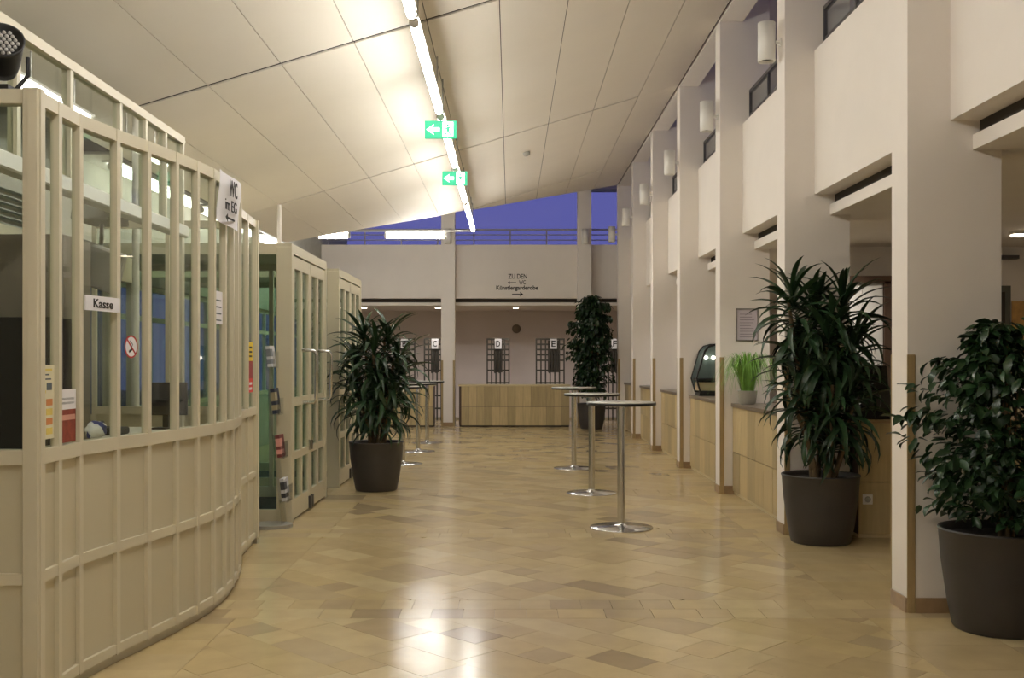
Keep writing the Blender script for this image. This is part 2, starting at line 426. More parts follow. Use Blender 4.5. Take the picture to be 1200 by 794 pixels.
# ------------------------------------------------------------------ rear gallery and cloakroom
rp = st_root('parapet', (-1, YB, 2.75), 'white rear gallery parapet above the cloakroom with black lettering')
MB().box(-4.38, YB, 2.925, 2.615, YB+.19, 4.16).build('wall_panel', M_wall, rp)
MB().box(-4.38, YB+.16, 2.84, 2.615, YB+.3, 2.925).build('shadow_gap', M_dark, rp, label='dark recessed slot')
MB().box(-4.38, YB+.13, 2.77, 2.8, YB+.4, 2.84).build('fascia', M_wall, rp)
st('slab', MB().box(-4.35, YB+.3, 2.80, 2.918, 27, 2.95), M_pink, 'rear gallery floor over the cloakroom')
for x0, x1, lb in ((-1.573, -1.262, 'slender white pillar in front of the rear gallery, left of the long cloakroom counter'), (1.534, 1.845, 'slender white pillar in front of the rear gallery, behind the tall ficus')):
    r = st_root('pillar', ((x0+x1)/2, 23.3, 0), lb)
    MB().box(x0, 23.3, 0, x1, YB-.004, 5.98).build('shaft', M_wall, r)
    for xx in (x0, x1-.045): MB().box(xx, 23.292, 0, xx+.045, 23.301, 1.5).build('corner_strip', M_strip, r, label='oak strip on a corner')
    MB().box(x0+.045, 23.29, 0, x1-.045, 23.301, .09).build('plinth', M_stone, r, label='brown stone skirting')
t = thing('gallery_railing', (-.9, YB+.12, 4.16), 'thin horizontal metal railing along the rear gallery', 'railing')
for z, h in ((4.52, .035), (4.40, .02), (4.28, .02)): MB().box(-4.3, YB+.10, z-h/2, 2.55, YB+.135, z+h/2).build('rail', M_rail2, t)
for k in range(9):
    x = -4.2+k*.84; MB().box(x-.015, YB+.105, 4.16, x+.015, YB+.13, 4.50).build('post', M_rail2, t)
# lettering on the parapet
Fx, Fz = (1,0,0), (0,0,1)
def pxbox(x0, y0, x1, y1, d):
    a = P((x0+x1)/2, (y0+y1)/2, d); return a, (x1-x0)*d/1200, (y1-y0)*d/1200
for body, bx in (('ZU DEN', (595.5,320.8,617.6,326.4)), ('WC', (608,328,616,333.2)), ('Künstlergarderobe', (581.5,334.4,630.6,341))):
    c, ww, hh = pxbox(*bx, YB)
    text_mb(body, frame_M((c.x, YB-.001, c.z), Fx, Fz), ww, hh, bold=.028 if body[0] == 'K' else .012).build('lettering', M_ink, rp, label='black word '+body)
def arrow(b, x0, x1, z, head, th, y, dirn):
    tip, tail = (x0, x1) if dirn < 0 else (x1, x0)
    s = 1 if dirn > 0 else -1
    pl = [(tail, z-th/2), (tip-s*head*.8, z-th/2), (tip-s*head, z-head*.7), (tip, z), (tip-s*head, z+head*.7), (tip-s*head*.8, z+th/2), (tail, z+th/2)]
    n = len(pl)
    vs = [(x,y,zz) for x,zz in pl]+[(x,y-.003,zz) for x,zz in pl]
    fs = [list(range(n)), list(range(n,2*n))[::-1]]+[(i,(i+1)%n,n+(i+1)%n,n+i) for i in range(n)]
    b.add(vs, fs); return b
c, ww, hh = pxbox(594.8,329,604.8,333,YB); arrow(MB(), c.x-ww/2, c.x+ww/2, c.z, .055, .018, YB-.0005, -1).build('arrow', M_ink, rp, label='black arrow pointing left')
c, ww, hh = pxbox(600,342.2,613.2,347,YB); arrow(MB(), c.x-ww/2, c.x+ww/2, c.z, .08, .02, YB-.0005, 1).build('arrow', M_ink, rp, label='black arrow pointing right')

def cloak_counter(x0, x1, label, y=23.15, h=.95):
    t = thing('cloakroom_counter', ((x0+x1)/2, y, 0), label, 'counter')
    MB().box(x0+.02, y+.03, .03, x1-.02, y+.6, h-.04).build('body', M_brown, t)
    MB().box(x0, y-.01, h-.035, x1, y+.63, h).build('worktop', M_light_top, t, .003)
    MB().box(x0+.03, y+.02, 0, x1-.03, y+.58, .03).build('plinth', M_dark, t)
    n = max(1, round((x1-x0-.09)/.178)); wv = (x1-x0-.09)/n
    for k in range(n):
        for z0, z1 in ((.03, .445), (.452, h-.037)):
            dy = random.uniform(0, .003)
            MB().box(x0+.07+k*wv+.002, y+dy, z0, x0+.07+(k+1)*wv-.002, y+.029, z1).build('panel', M_wood, t)
    return t
cloak_counter(-1.18, 1.36, 'long wood-panelled cloakroom counter between the two rear pillars')
cloak_counter(-3.45, -1.72, 'wood-panelled cloakroom counter behind the left bar tables')
def coat_rack(x0, x1, letter, label, yb=25.6, ztop=2.05, solid=None):
    t = thing('coat_rack', ((x0+x1)/2, yb, 0), label, 'coat rack', 'lettered cloakroom coat racks')
    wx = x1-x0; nx = max(4, round(wx/.115)); zb = .05
    for k in range(nx+1):
        x = x0+wx*k/nx; b = MB().box(x-.018, yb-.014, 0, x+.018, yb+.014, ztop)
        b.build('upright', M_rack, t)
    for z in (.3, .62, .94, 1.25, 1.5, 1.64, 1.77, 1.9, 2.03):
        MB().box(x0, yb-.018, z-.02, x1, yb+.018, z+.02).build('crossbar', M_rack, t)
    cx = (x0+x1)/2+(.08 if wx > .6 else 0)
    MB().box(cx-wx*.2, yb+.02, 1.2, cx+wx*.2, yb+.035, 2.0).build('backplate', mat('rack_backplate', (96, 90, 80), .6), t)
    for q in range(4):
        x = cx-wx*.15+wx*.1*q
        MB().tube([(x, yb-.02, 1.18+.04*(q%2)), (x, yb-.02, 1.72)], .016, 8).build('hanger_bar', M_rack, t)
    pl = MB().box(cx-.085, yb-.035, 1.79, cx+.085, yb-.022, 2.04).build('letter_plate', M_paper, t, label='white plate with the letter '+letter)
    text_mb(letter, frame_M((cx, yb-.036, 1.915), Fx, Fz), .10, .15).build('lettering', M_ink, pl)
    return t
def rx(px): return (px-598)*25.6/1200
coat_rack(rx(497.5), rx(522), 'C', 'dark coat rack lettered C, partly behind the slender pillar')
coat_rack(rx(571), rx(596.5), 'D', 'dark coat rack lettered D, under the round wall disc side')
coat_rack(rx(628.5), rx(661), 'E', 'wide dark coat rack lettered E')
coat_rack(rx(708), rx(733), 'F', 'dark coat rack half hidden behind the tall ficus')
coat_rack(rx(462), rx(486), 'B', 'dark coat rack behind the leaves of the potted dracaena at left')
b = MB(); Md = frame_M((.16, 27, 2.33), (1,0,0), (0,0,1))
b.lathe([(.115,0),(.115,.03),(.10,.045),(.0,.05)], 0, 0, 0, 28, M=Md)
tag(b.build('wall_disc', mat('taupe_grey', (118, 104, 92), .7)), 'round grey-brown disc on the rear wall above the racks', 'wall speaker')

def downlight(x, y, z, label, power):
    t = thing('downlight', (x, y, z-.012), label, 'downlight', 'recessed downlights')
    MB().lathe([(.085,-.012),(.095,-.006),(.095,.0)], x, y, z, 20).build('trim_ring', M_white, t)
    MB().lathe([(.07,-.018),(.07,-.0125)], x, y, z, 20).build('lens', M_spot, t)
    L = bpy.data.lights.new('downlight_lamp', 'SPOT'); L.energy = power; L.color = (1, .93, .85); L.spot_size = 2.5; L.spot_blend = .9; L.shadow_soft_size = .06
    lo = bpy.data.objects.new('downlight_lamp', L); C.objects.link(lo); lo.parent = t; lo.location = (0, 0, -.03)
for px, lb in ((426.7, 'downlight over the left cloakroom counter, first from the left'), (513.3, 'downlight over the left cloakroom counter, beside the slender pillar'),
               (604.5, 'downlight above the long cloakroom counter'), (694.7, 'downlight above the tall ficus at the rear')):
    downlight((px-598)*25.2/1200, 25.2, 2.80, lb, 36)

# ------------------------------------------------------------------ bar counters between the pillars
def bar_counter(k):
    ya, yb = PY[k]+PT+.01, PY[k+1]-.012
    t = thing('bar_counter', (2.8, (ya+yb)/2, 0), 'wood-fronted bar counter with stone top '+bn[k+1], 'counter', 'bar counters between the pillars')
    xf = 2.50; h = 1.02
    MB().box(xf+.025, ya, .03, 3.1, yb, h-.05).build('body', M_brown, t)
    MB().box(xf-.02, ya, h-.04, 3.15, yb, h).build('worktop', M_top, t, .004)
    MB().box(xf+.015, ya, 0, 3.05, yb, .035).build('plinth', M_light_top, t)
    n = 7; wv = (yb-ya)/n
    for q in range(n):
        for z0, z1 in ((.037, .47), (.476, h-.043)):
            MB().box(xf+random.uniform(0,.003), ya+q*wv+.002, z0, xf+.024, ya+(q+1)*wv-.002, z1).build('panel', M_wood, t)
for k in range(1, 6): bar_counter(k)
# service counter that faces the camera between the first two pillars
t = thing('service_counter', (3.7, 8.65, 0), 'wood-fronted service counter behind the potted dracaena, facing the camera', 'counter')
MB().box(2.945, 8.675, .03, 4.6, 9.02, .97).build('body', M_brown, t)
MB().box(2.93, 8.63, .97, 4.62, 9.05, 1.0).build('worktop', mat('tan_wood_top', (170, 145, 108), .4, var=.06), t, .003)
MB().box(2.95, 8.67, 0, 4.6, 9.0, .03).build('plinth', M_light_top, t)
for q in range(4):
    for z0, z1 in ((.034, .47), (.475, .968)):
        MB().box(2.945+q*.414+.002, 8.65, z0, 2.945+(q+1)*.414-.002, 8.674, z1).build('panel', M_wood, t)
s = MB().box(2.975, 8.642, .285, 3.06, 8.65, .37).build('socket', M_white, t, .003, label='white power socket')
MB().lathe([(.026,0),(.026,.004),(.02,.004),(.018,.001),(.0,.001)], 0, 0, 0, 18, M=frame_M((3.017, 8.642, .327), (1,0,0), (0,0,1))).build('socket_insert', M_grey, s)
# till on the service counter
def till():
    t = thing('cash_register', (3.2, 8.9, 1.0), 'black cash register on the service counter behind the dracaena', 'cash register')
    MB().box(2.98, 8.72, 1.0, 3.36, 9.03, 1.10).build('drawer_box', M_black, t, .008)
    b = MB(); pr = [(8.74,1.10),(9.01,1.10),(9.01,1.24),(8.90,1.24)]
    n = 4; vs = [(3.0,y,z) for y,z in pr]+[(3.34,y,z) for y,z in pr]
    b.add(vs, [list(range(n)), list(range(n,2*n))[::-1]]+[(i,n+i,n+(i+1)%n,(i+1)%n) for i in range(n)]); b.build('keyboard_housing', M_black, t, .006)
    M = Matrix.Translation((3.15, 8.93, 1.24)) @ Matrix.Rotation(-.25, 4, 'X')
    MB().box(-.15, -.015, .0, .15, .015, .22, M).build('screen', mat('black_gloss', (18, 18, 20), .2), t, .006)
till()
# room behind the bar
pt = MB().box(3.2, 11.3, 0, 6.5, 11.42, 2.75)
st('partition', pt, M_wall, 'white partition wall at the back of the bar area')
t = thing('tall_cabinet', (3.9, 11.2, 0), 'white tall cabinet with brown frame behind the cash register', 'cabinet')
MB().box(3.3, 10.95, 0, 4.55, 11.29, 2.32).build('body', M_white, t)
for q in range(3): MB().box(3.32+q*.22, 10.93, .1, 3.535+q*.22, 10.949, 2.3).build('door', M_white, t)
MB().box(3.985, 10.9, 0, 4.6, 11.29, 2.34).build('side_frame', M_brown, t, label='dark brown frame')
MB().box(3.25, 10.9, 2.32, 4.6, 11.29, 2.4).build('cornice', M_brown, t, label='dark brown cornice')
t = thing('door_1', (5.44, 11.29, 0), 'narrow dark door in the partition beyond the nearest pillar', None, None, 'structure')
MB().box(5.33, 11.25, 0, 5.5, 11.299, 2.32).build('door_frame', mat('grey_green_frame', (92, 94, 86), .5), t)
MB().box(5.34, 11.235, .02, 5.43, 11.25, 2.25).build('door_leaf', M_dark, t)
tag(MB().box(5.3, 11.2, 2.61, 5.57, 11.299, 2.65).build('curtain_rail', M_rail), 'dark rail above the narrow door beyond the nearest pillar', 'rail')
po = thing('poster', (5.62, 11.295, 1.4), 'ochre sheet standing in for warm light and yellow flowers at the right picture edge', 'poster')
MB().box(5.53, 11.285, 1.45, 5.85, 11.298, 2.15).build('sheet', mat('warm_light_ochre', (190, 150, 90), .7, var=.3, scale=8), po)  # warm lit area and yellow flowers put into the sheet's mottled colour
bb = thing('side_table', (5.6, 10.9, 0), 'low tan side table below the ochre sheet', 'table')
MB().box(5.3, 10.7, .96, 5.95, 11.15, 1.0).build('tabletop', M_light_top, bb, .004)
for xx in (5.33, 5.9):
    for yy in (10.73, 11.1): MB().box(xx-.02, yy-.02, 0, xx+.02, yy+.02, .96).build('leg', M_strip, bb)
tag(MB().box(5.5, 10.8, 1.0, 5.72, 11.05, 1.3).build('paper_box', M_paper, None, .004), 'white paper box on the low tan side table', 'box')
t = thing('strip_light', (4.95, 9.9, 2.72), 'small strip light on the bar ceiling beyond the nearest pillar', 'ceiling light')
MB().box(4.84, 9.84, 2.715, 5.4, 9.96, 2.75).build('housing', M_white, t)
MB().box(4.86, 9.85, 2.70, 5.38, 9.95, 2.715).build('diffuser', emit('strip_diffuser', (1, .86, .68), 7), t)
def detector(x, y, z, label, tilt=0):
    M = Matrix.Translation((x, y, z)) @ Matrix.Rotation(tilt, 4, 'Y')
    b = MB().lathe([(.03,-.055),(.05,-.045),(.055,-.02),(.055,0)], 0, 0, 0, 18, M=M)
    tag(b.build('smoke_detector', M_grey), label, 'smoke detector')
detector(.243, 15.7, czr(.243)-.003, 'small grey smoke detector on the sloping hall ceiling', -math.atan(.3))
detector(4.4, 13.0-2.2, 2.75, 'smoke detector on the bar ceiling above the tall cabinet')
detector(4.75, 9.2, 2.75, 'smoke detector on the bar ceiling beside the strip light')
for x, y, lb in ((3.32, 10.45, 'downlight above the white tall cabinet'), (3.6, 13.2, 'downlight over the third bar counter'), (3.6, 16.5, 'downlight over the fourth bar counter'), (3.6, 19, 'downlight over the fifth bar counter')):
    downlight(x, y, 2.75, lb, 30)

# framed notice, vitrine, grass plant
t = thing('framed_notice', (2.66, PY[2], 1.75), 'small framed notice on the third pillar above the grass plant', 'notice')
c0, c1 = P(863.5, 398, PY[2]), P(887, 362.5, PY[2])
yy = PY[2]
MB().box(c0.x, yy-.014, c0.z, c1.x, yy-.002, c1.z).build('sheet', mat('lilac_paper', (190, 180, 186), .6, var=.02), t)
f = MB(); e = .012
for a in ((c0.x-e, c0.z-e, c1.x+e, c0.z), (c0.x-e, c1.z, c1.x+e, c1.z+e), (c0.x-e, c0.z, c0.x, c1.z), (c1.x, c0.z, c1.x+e, c1.z)):
    f.box(a[0], yy-.02, a[1], a[2], yy-.001, a[3])
f.build('frame', M_steel, t)
l = MB()
for q in range(9): l.box(c0.x+.03, yy-.0155, c1.z-.05-q*.032, c0.x+.03+random.uniform(.12,.17), yy-.013, c1.z-.056-q*.032)
l.build('text_lines', mat('grey_ink', (120, 112, 116), .8), t)

t = thing('display_case', (2.75, 14.0, 1.02), 'glass countertop display case with thick black edge on the bar counter', 'display case')
def casepoly(y): return [P(x, z, 14.2) for x, z in ((814,459),(809.5,443),(819,411),(824,405),(832,402.8),(858,402.8),(858,459))]
pl = [(p.x, p.z) for p in casepoly(0)]
def ringsolid(b, outer, w0, y0, y1):
    cx = sum(p[0] for p in outer)/len(outer); cz = sum(p[1] for p in outer)/len(outer); n = len(outer)
    inner = [(cx+(x-cx)*(1-w0/max(.01, math.hypot(x-cx,z-cz))), cz+(z-cz)*(1-w0/max(.01, math.hypot(x-cx,z-cz)))) for x,z in outer]
    vs = [(x,y0,z) for x,z in outer]+[(x,y0,z) for x,z in inner]+[(x,y1,z) for x,z in outer]+[(x,y1,z) for x,z in inner]
    fs = []
    for i in range(n):
        j = (i+1)%n
        fs += [(i,j,n+j,n+i),(2*n+j,2*n+i,3*n+i,3*n+j),(i,2*n+i,2*n+j,j),(n+i,n+j,3*n+j,3*n+i)]
    b.add(vs, fs); return b
ringsolid(MB(), pl, .028, 13.80, 13.84).build('end_frame', M_black, t)
ringsolid(MB(), pl, .028, 14.18, 14.22).build('end_frame', M_black, t)
def extr(b, poly, y0, y1):
    n = len(poly); vs = [(x,y0,z) for x,z in poly]+[(x,y1,z) for x,z in poly]
    b.add(vs, [list(range(n)), list(range(n,2*n))[::-1]]+[(i,n+i,n+(i+1)%n,(i+1)%n) for i in range(n)]); return b
inn = [(p[0]*.96+2.75*.04, p[1]*.96+1.4*.04) for p in pl]
extr(MB(), [(p[0]*.94+2.75*.06, p[1]*.94+1.4*.06) for p in pl], 13.815, 13.825).build('end_pane', G_clear, t)
zz = P(810, 443, 14.2).z
MB().box(2.53, 13.83, zz-.02, 3.05, 14.19, zz+.005).build('shelf', M_black, t)
MB().box(2.56, 13.86, 1.09, 3.03, 14.17, zz-.05).build('tray', mat('pale_tray', (196, 176, 140), .5), t)
MB().box(2.56, 13.84, 1.02, 3.03, 14.17, 1.06).build('foot', M_black, t)
extr(MB(), inn, 14.17, 14.178).build('back_panel', mat('teal_grey_panel', (92, 104, 102), .3), t)
for q in range(2):
    M = frame_M((2.70+q*.1, 14.12, P(0,419,14.2).z), (1,0,0), (0,0,1))
    MB().lathe([(.0,.02),(.022,.015),(.028,0),(.022,-.015),(.0,-.02)], 0, 0, 0, 14, M=M).build('reflection_glint', emit('case_reflection', (1,.9,.75), 6), t)  # reflections of lights in the case, modelled as glowing beads

t = thing('grass_plant', P(876, 472, 11.2), 'bright green grass plant in a pale pot on the bar counter', 'plant')
t.location.z = 1.02; gp = Vector(t.location)
MB().lathe([(.075,0),(.09,.02),(.105,.14),(.11,.15),(.098,.15),(.09,.13),(.0,.13)], gp.x, gp.y, gp.z, 24).build('pot', M_grey, t)
b = MB()
for q in range(420):
    a = random.random()*2*PI; r0 = random.random()*.07; L = random.uniform(.34, .56); out = random.uniform(.04, .30)*L/.4
    p0 = gp+Vector((r0*math.cos(a), r0*math.sin(a), .13)); pts = []; L *= .8
    for s_ in range(6):
        u = s_/5; z = L*1.0*math.sin(u*(1.9+out*4.2))
        pts.append(p0+Vector((math.cos(a)*out*u*1.3, math.sin(a)*out*u*1.3, z)))
    sd = Vector((-math.sin(a), math.cos(a), 0)); vs = []
    for s_, p in enumerate(pts): wd = .006*(1-s_/5.5); vs += [p-sd*wd, p+sd*wd]
    if max(v.y for v in vs) > PY[2]-.02 or min(v.z for v in vs) < 1.04: continue
    b.add(vs, [(2*i,2*i+1,2*i+3,2*i+2) for i in range(5)], True)
b.build('grass_blades', M_grass, t, kind='stuff')

# ------------------------------------------------------------------ wall lamps on the pillars
def wall_lamp(cx, cy, cz, wx, wy, label):
    """cylinder at (cx,cy,cz), arm towards (wx,wy)"""
    t = thing('wall_lamp', (cx, cy, cz), label, 'wall lamp', 'white cylinder lamps on the pillars')
    MB().lathe([(.0,.165),(.06,.165),(.075,.168),(.075,-.168),(.066,-.168),(.064,-.12),(.0,-.12)], cx, cy, cz, 24).build('lamp_shade', M_white, t)
    MB().lathe([(.05,-.145),(.05,-.121)], cx, cy, cz, 16).build('reflector', M_black, t)
    d = Vector((wx-cx, wy-cy, 0)); n = d.normalized()
    MB().tube([Vector((cx,cy,cz))+n*.07, Vector((wx,wy,cz))], .018, 10).build('arm', M_white, t)
    MB().lathe([(.035,0),(.035,.012)], 0, 0, 0, 16, M=frame_M(Vector((wx,wy,cz))-n*.012, (0,0,1), n.cross(Vector((0,0,1))))).build('mount', M_white, t)
for k in range(1, 7):
    wall_lamp(2.235, PY[k]+.125, 4.27, PX, PY[k]+.125, f'white cylinder wall lamp high on the {ordn[k]} pillar of the row')
wall_lamp(-1.417, 23.18, 4.30, -1.417, 23.3, 'white cylinder wall lamp on the slender rear pillar beside the lit tube')
wall_lamp(1.69, 23.18, 4.30, 1.69, 23.3, 'white cylinder wall lamp on the slender rear pillar above the tall ficus')

# ------------------------------------------------------------------ fluorescent lines
def tube_light(p0, p1, label, m, r=.034, ceil=None, group='fluorescent lights of the ceiling line', hw=.036):
    p0 = Vector(p0); p1 = Vector(p1); mid = (p0+p1)/2
    t = thing('fluorescent_light', mid, label, 'fluorescent light', group)
    d = (p1-p0).normalized()
    MB().tube([p0+d*.03, p1-d*.03], r, 14).build('tube', m, t)
    for e in (p0+d*.015, p1-d*.015): MB().tube([e-d*.022, e+d*.022], r*1.05, 12).build('end_cap', M_white, t)
    up = Vector((0,0,r+.012))
    if abs(d.y) > .5: MB().box(p0.x-hw, p0.y, p0.z+r+.002, p0.x+hw, p1.y, p0.z+r+.022).build('housing', M_white, t)
    else: MB().box(p0.x, p0.y-.022, p0.z+r+.002, p1.x, p0.y+.022, p0.z+r+.022).build('housing', M_white, t)
    if ceil:
        for y in (p0.y+.3, p1.y-.3):
            if y < rear(p0.x)-.05: MB().tube([(p0.x, y, p0.z+r+.0405), (p0.x, y, ceil)], .008, 8).build('hanger', M_steel, t)
LX, LZ = -.70, 3.95
lbl = ['fluorescent light of the ceiling line, far behind the camera', 'fluorescent light of the ceiling line, over the camera', 'fluorescent light cut by the top picture edge, nearest in the ceiling line',
       'fluorescent light of the ceiling line just before the nearer exit sign', 'fluorescent light of the ceiling line between the two exit signs', 'fluorescent light of the ceiling line just past the farther exit sign',
       'fluorescent light of the ceiling line reaching the ceiling edge', 'last short fluorescent light of the ceiling line, in front of the blue window']
for (a, b_), lb in zip([(-1.6,1.1),(1.25,4.4),(4.68,7.29),(7.42,10.1),(10.29,12.9),(13.13,15.75),(15.95,18.55),(18.65,19.3)], lbl):
    tube_light((LX, a, LZ), (LX, b_, LZ), lb, M_tube, ceil=czr(LX))
tag(MB().box(LX-.02, -1.6, LZ+.058, LX+.02, 19.4, LZ+.074).build('light_rail', M_white), 'thin white rail carrying the fluorescent ceiling line', 'light rail')
tube_light(P(451, 276, 19.45), P(523, 276, 19.45), 'horizontal fluorescent light beside the slender rear pillar', M_tube3, .052, group='rear cross fluorescent lights')
tube_light(P(372, 276, 19.45), P(410, 276, 19.45), 'short horizontal fluorescent light at the rear left corner', M_tube3, .052, group='rear cross fluorescent lights')
tag(MB().box(-4.35, 19.43, 3.942, LX+.02, 19.47, 3.965).build('light_rail', M_white), 'white cross rail carrying the rear fluorescent lights', 'light rail')
for k, y in enumerate((5.0, 6.75, 8.5)):
    tube_light((-3.3, y, 3.386), (-3.3, y+1.3, 3.386), f'fluorescent light above the ticket booth, {ordn[k] if k else "first"} along the booth', M_tube2, .02, ceil=czr(-3.3), hw=.035, group='fluorescent lights over the booth')
for k, y in enumerate((10.4, 13.4, 16.4)):
    tube_light((-4.05, y, 3.47), (-4.05, y+2.8, 3.47), f'fluorescent light under the ceiling edge behind the vestibules, {("first","second","third")[k]} from the booth', M_tube2, .04, hw=.1, group='fluorescent lights at the ceiling edge')
tag(MB().box(-4.35, 10.2, 3.55, -4.0, 19.3, 3.58).build('light_shelf', M_white), 'white shelf above the fluorescent lights at the ceiling edge', 'shelf')
def exit_sign(x, y, z, label):
    t = thing('exit_sign', (x, y, z), label, 'exit sign', 'green exit signs under the ceiling line')
    MB().box(x-.158, y-.012, z-.088, x+.158, y+.012, z+.088).build('sign_body', M_green, t)
    arrow(MB(), x-.142, x-.012, z, .076, .04, y-.0125, -1).build('arrow', M_signw, t, label='white arrow pointing left')
    MB().box(x+.02, y-.016, z-.075, x+.125, y-.0125, z+.075).build('door_symbol', M_signw, t, label='white doorway symbol')
    b = MB(); M = frame_M((x+.07, y-.0165, z), Fx, Fz)
    b.prism([(-.012,-.02),(.016,-.02),(.02,.025),(-.008,.025)], 0, .002, M)
    b.prism([(.0+.012*math.cos(2*PI*i/10), .042+.012*math.sin(2*PI*i/10)) for i in range(10)], 0, .002, M)
    b.prism([(-.012,-.02),(.0,-.02),(-.02,-.06),(-.034,-.056)], 0, .002, M); b.prism([(.004,-.02),(.016,-.02),(.036,-.055),(.026,-.062)], 0, .002, M)
    b.prism([(-.008,.02),(-.004,.008),(-.038,.0),(-.04,.010)], 0, .002, M); b.prism([(.014,.022),(.018,.01),(.04,.03),(.036,.038)], 0, .002, M)
    b.build('running_figure', M_green, t)
    for dx in (-.05, .05): MB().tube([(x+dx, y, z+.088), (LX+dx*.2, y, LZ+.058)], .004, 6).build('hanger', M_steel, t)
exit_sign(P(516.5,152,10.2).x, 10.2, P(516,152,10.2).z, 'green exit sign with white arrow, nearer of the two under the ceiling line')
exit_sign(P(533,209,13.02).x, 13.02, P(533,209,13.02).z, 'green exit sign with white arrow, farther of the two under the ceiling line')

# ------------------------------------------------------------------ ticket booth on the left
ctrl = [(4.30,-1.985),(4.72,-1.99),(5.0,-1.95),(5.37,-1.87),(5.75,-1.797),(6.14,-1.756),(6.5,-1.765),(6.95,-1.83),(7.35,-1.93),(7.65,-2.03)]
def bX(d):
    for (a, xa), (b, xb) in zip(ctrl[:-1], ctrl[1:]):
        if d <= b: return xa+(xb-xa)*(d-a)/(b-a)
    return ctrl[-1][1]
md = [4.30,4.52,4.74,5.06,5.33,5.61,5.86,6.10,6.34,6.57,6.81,7.05,7.30,7.60]
pts = [Vector((bX(d), d)) for d in md]
booth = thing('ticket_booth', (-2.4, 6, 0), 'cream ticket booth with wavy glazed front and panelled base', 'booth')
ZT = 2.64
def run(plist, a, b_, z0, z1):
    m = MB()
    for p, q in zip(plist[:-1], plist[1:]): m.obox(p, q, a, b_, z0, z1)
    return m
segA = pts; segB = [Vector((-2.015, 7.63)), Vector((-2.045, 7.99)), Vector((-2.075, 8.36))]; segC = [Vector((-4.0, 4.30)), Vector((-3.5, 4.30)), Vector((-3.0, 4.30)), Vector((-2.5, 4.30)), Vector((-1.985, 4.30))]
segD = [Vector((-2.075, 8.36)), Vector((-2.8, 8.36)), Vector((-3.4, 8.36))]
# offsets: positive = towards the hall
def booth_run(pl, side, zt, lowpanels=True, names=''):
    k = 1 if side > 0 else -1
    R = lambda a, b_, z0, z1: run(pl, a*k, b_*k, z0, z1)
    R(-.06, .0, zt-.06, zt).build('top_rail', M_cream2, booth)
    R(-.07, .004, 1.06, 1.122).build('sill_rail', M_cream2, booth)
    R(-.05, .0, .555, .603).build('mid_rail', M_cream2, booth)
    R(-.05, .0, .055, .10).build('bottom_rail', M_cream2, booth)
    R(-.06, -.03, 0, .055).build('kick_plate', mat('pale_kick', (200, 194, 172), .4), booth)
    for p, q in zip(pl[:-1], pl[1:]):
        MB().obox(p, q, -.03*k, -.022*k, 1.122, zt-.06).build('pane', G_clear, booth)
        MB().obox(p, q, -.04*k, -.018*k, .10, .555).build('panel', M_cream, booth)
        MB().obox(p, q, -.04*k, -.018*k, .603, 1.06).build('panel', M_cream, booth)
    for i, p in enumerate(pl):
        t = (pl[min(i+1,len(pl)-1)]-pl[max(i-1,0)]).normalized(); h = .016
        MB().obox(p-t*h, p+t*h, -.036*k, .003*k, .05, zt).build('mullion', M_cream2, booth)
booth_run(segA, 1, ZT)
booth_run(segB, 1, ZT)
booth_run(segC, 1, ZT)
booth_run(segD, -1, ZT)
MB().box(-2.045, 4.29, 0, -1.978, 4.36, ZT+.004).build('corner_post', M_cream2, booth, .003)
# sign in the booth: Kasse
def seg_frame(d0, d1, z, out=.012):
    p, q = Vector((bX(d0), d0)), Vector((bX(d1), d1)); t = (q-p).normalized(); n = Vector((t.y, -t.x)); m = (p+q)/2+n*out
    return frame_M((m.x, m.y, z), (t.x, t.y, 0), (0,0,1)), (q-p).length
M, L = seg_frame(4.74, 5.06, 0); zk = P(118, 356, 4.9).z
M = M.copy(); M.translation.z = zk
t = thing('sign', M.translation, 'small white Kasse sign across a booth pane', 'sign')
MB().box(-L/2+.012, -.035, -.004, L/2-.012, .035, .004, M).build('plate', M_paper, t)
text_mb('Kasse', M @ Matrix.Translation((.0,0,.004)), .17, .042).build('lettering', M_ink, t)
# no-smoking sticker
M, L = seg_frame(5.06, 5.33, P(155.5, 406, 5.2).z, -.018)
t = thing('sticker', M.translation, 'round red no-smoking sticker on the booth glass', 'sticker')
MB().prism([(.05*math.cos(2*PI*i/24), .05*math.sin(2*PI*i/24)) for i in range(24)], 0, .001, M).build('disc', M_paper, t)
M_red = mat('sign_red', (178, 40, 36), .6)
b = MB(); n = 28
for i in range(n):
    a0, a1 = 2*PI*i/n, 2*PI*(i+1)/n
    b.prism([(.05*math.cos(a0),.05*math.sin(a0)),(.058*math.cos(a0),.058*math.sin(a0)),(.058*math.cos(a1),.058*math.sin(a1)),(.05*math.cos(a1),.05*math.sin(a1))], 0, .0018, M)
b.box(-.052, -.0045, .001, .052, .0045, .002, M @ Matrix.Rotation(-PI/4, 4, 'Z')); b.build('ring', M_red, t)
b = MB(); b.box(-.03, -.02, .0009, .006, -.008, .0015, M @ Matrix.Rotation(.5, 4, 'Z')); b.tube([M @ Vector((.0+.012*math.sin(i*.9), .0+i*.006, .0012)) for i in range(6)], .0018, 6)
b.build('cigarette_symbol', M_ink, t)
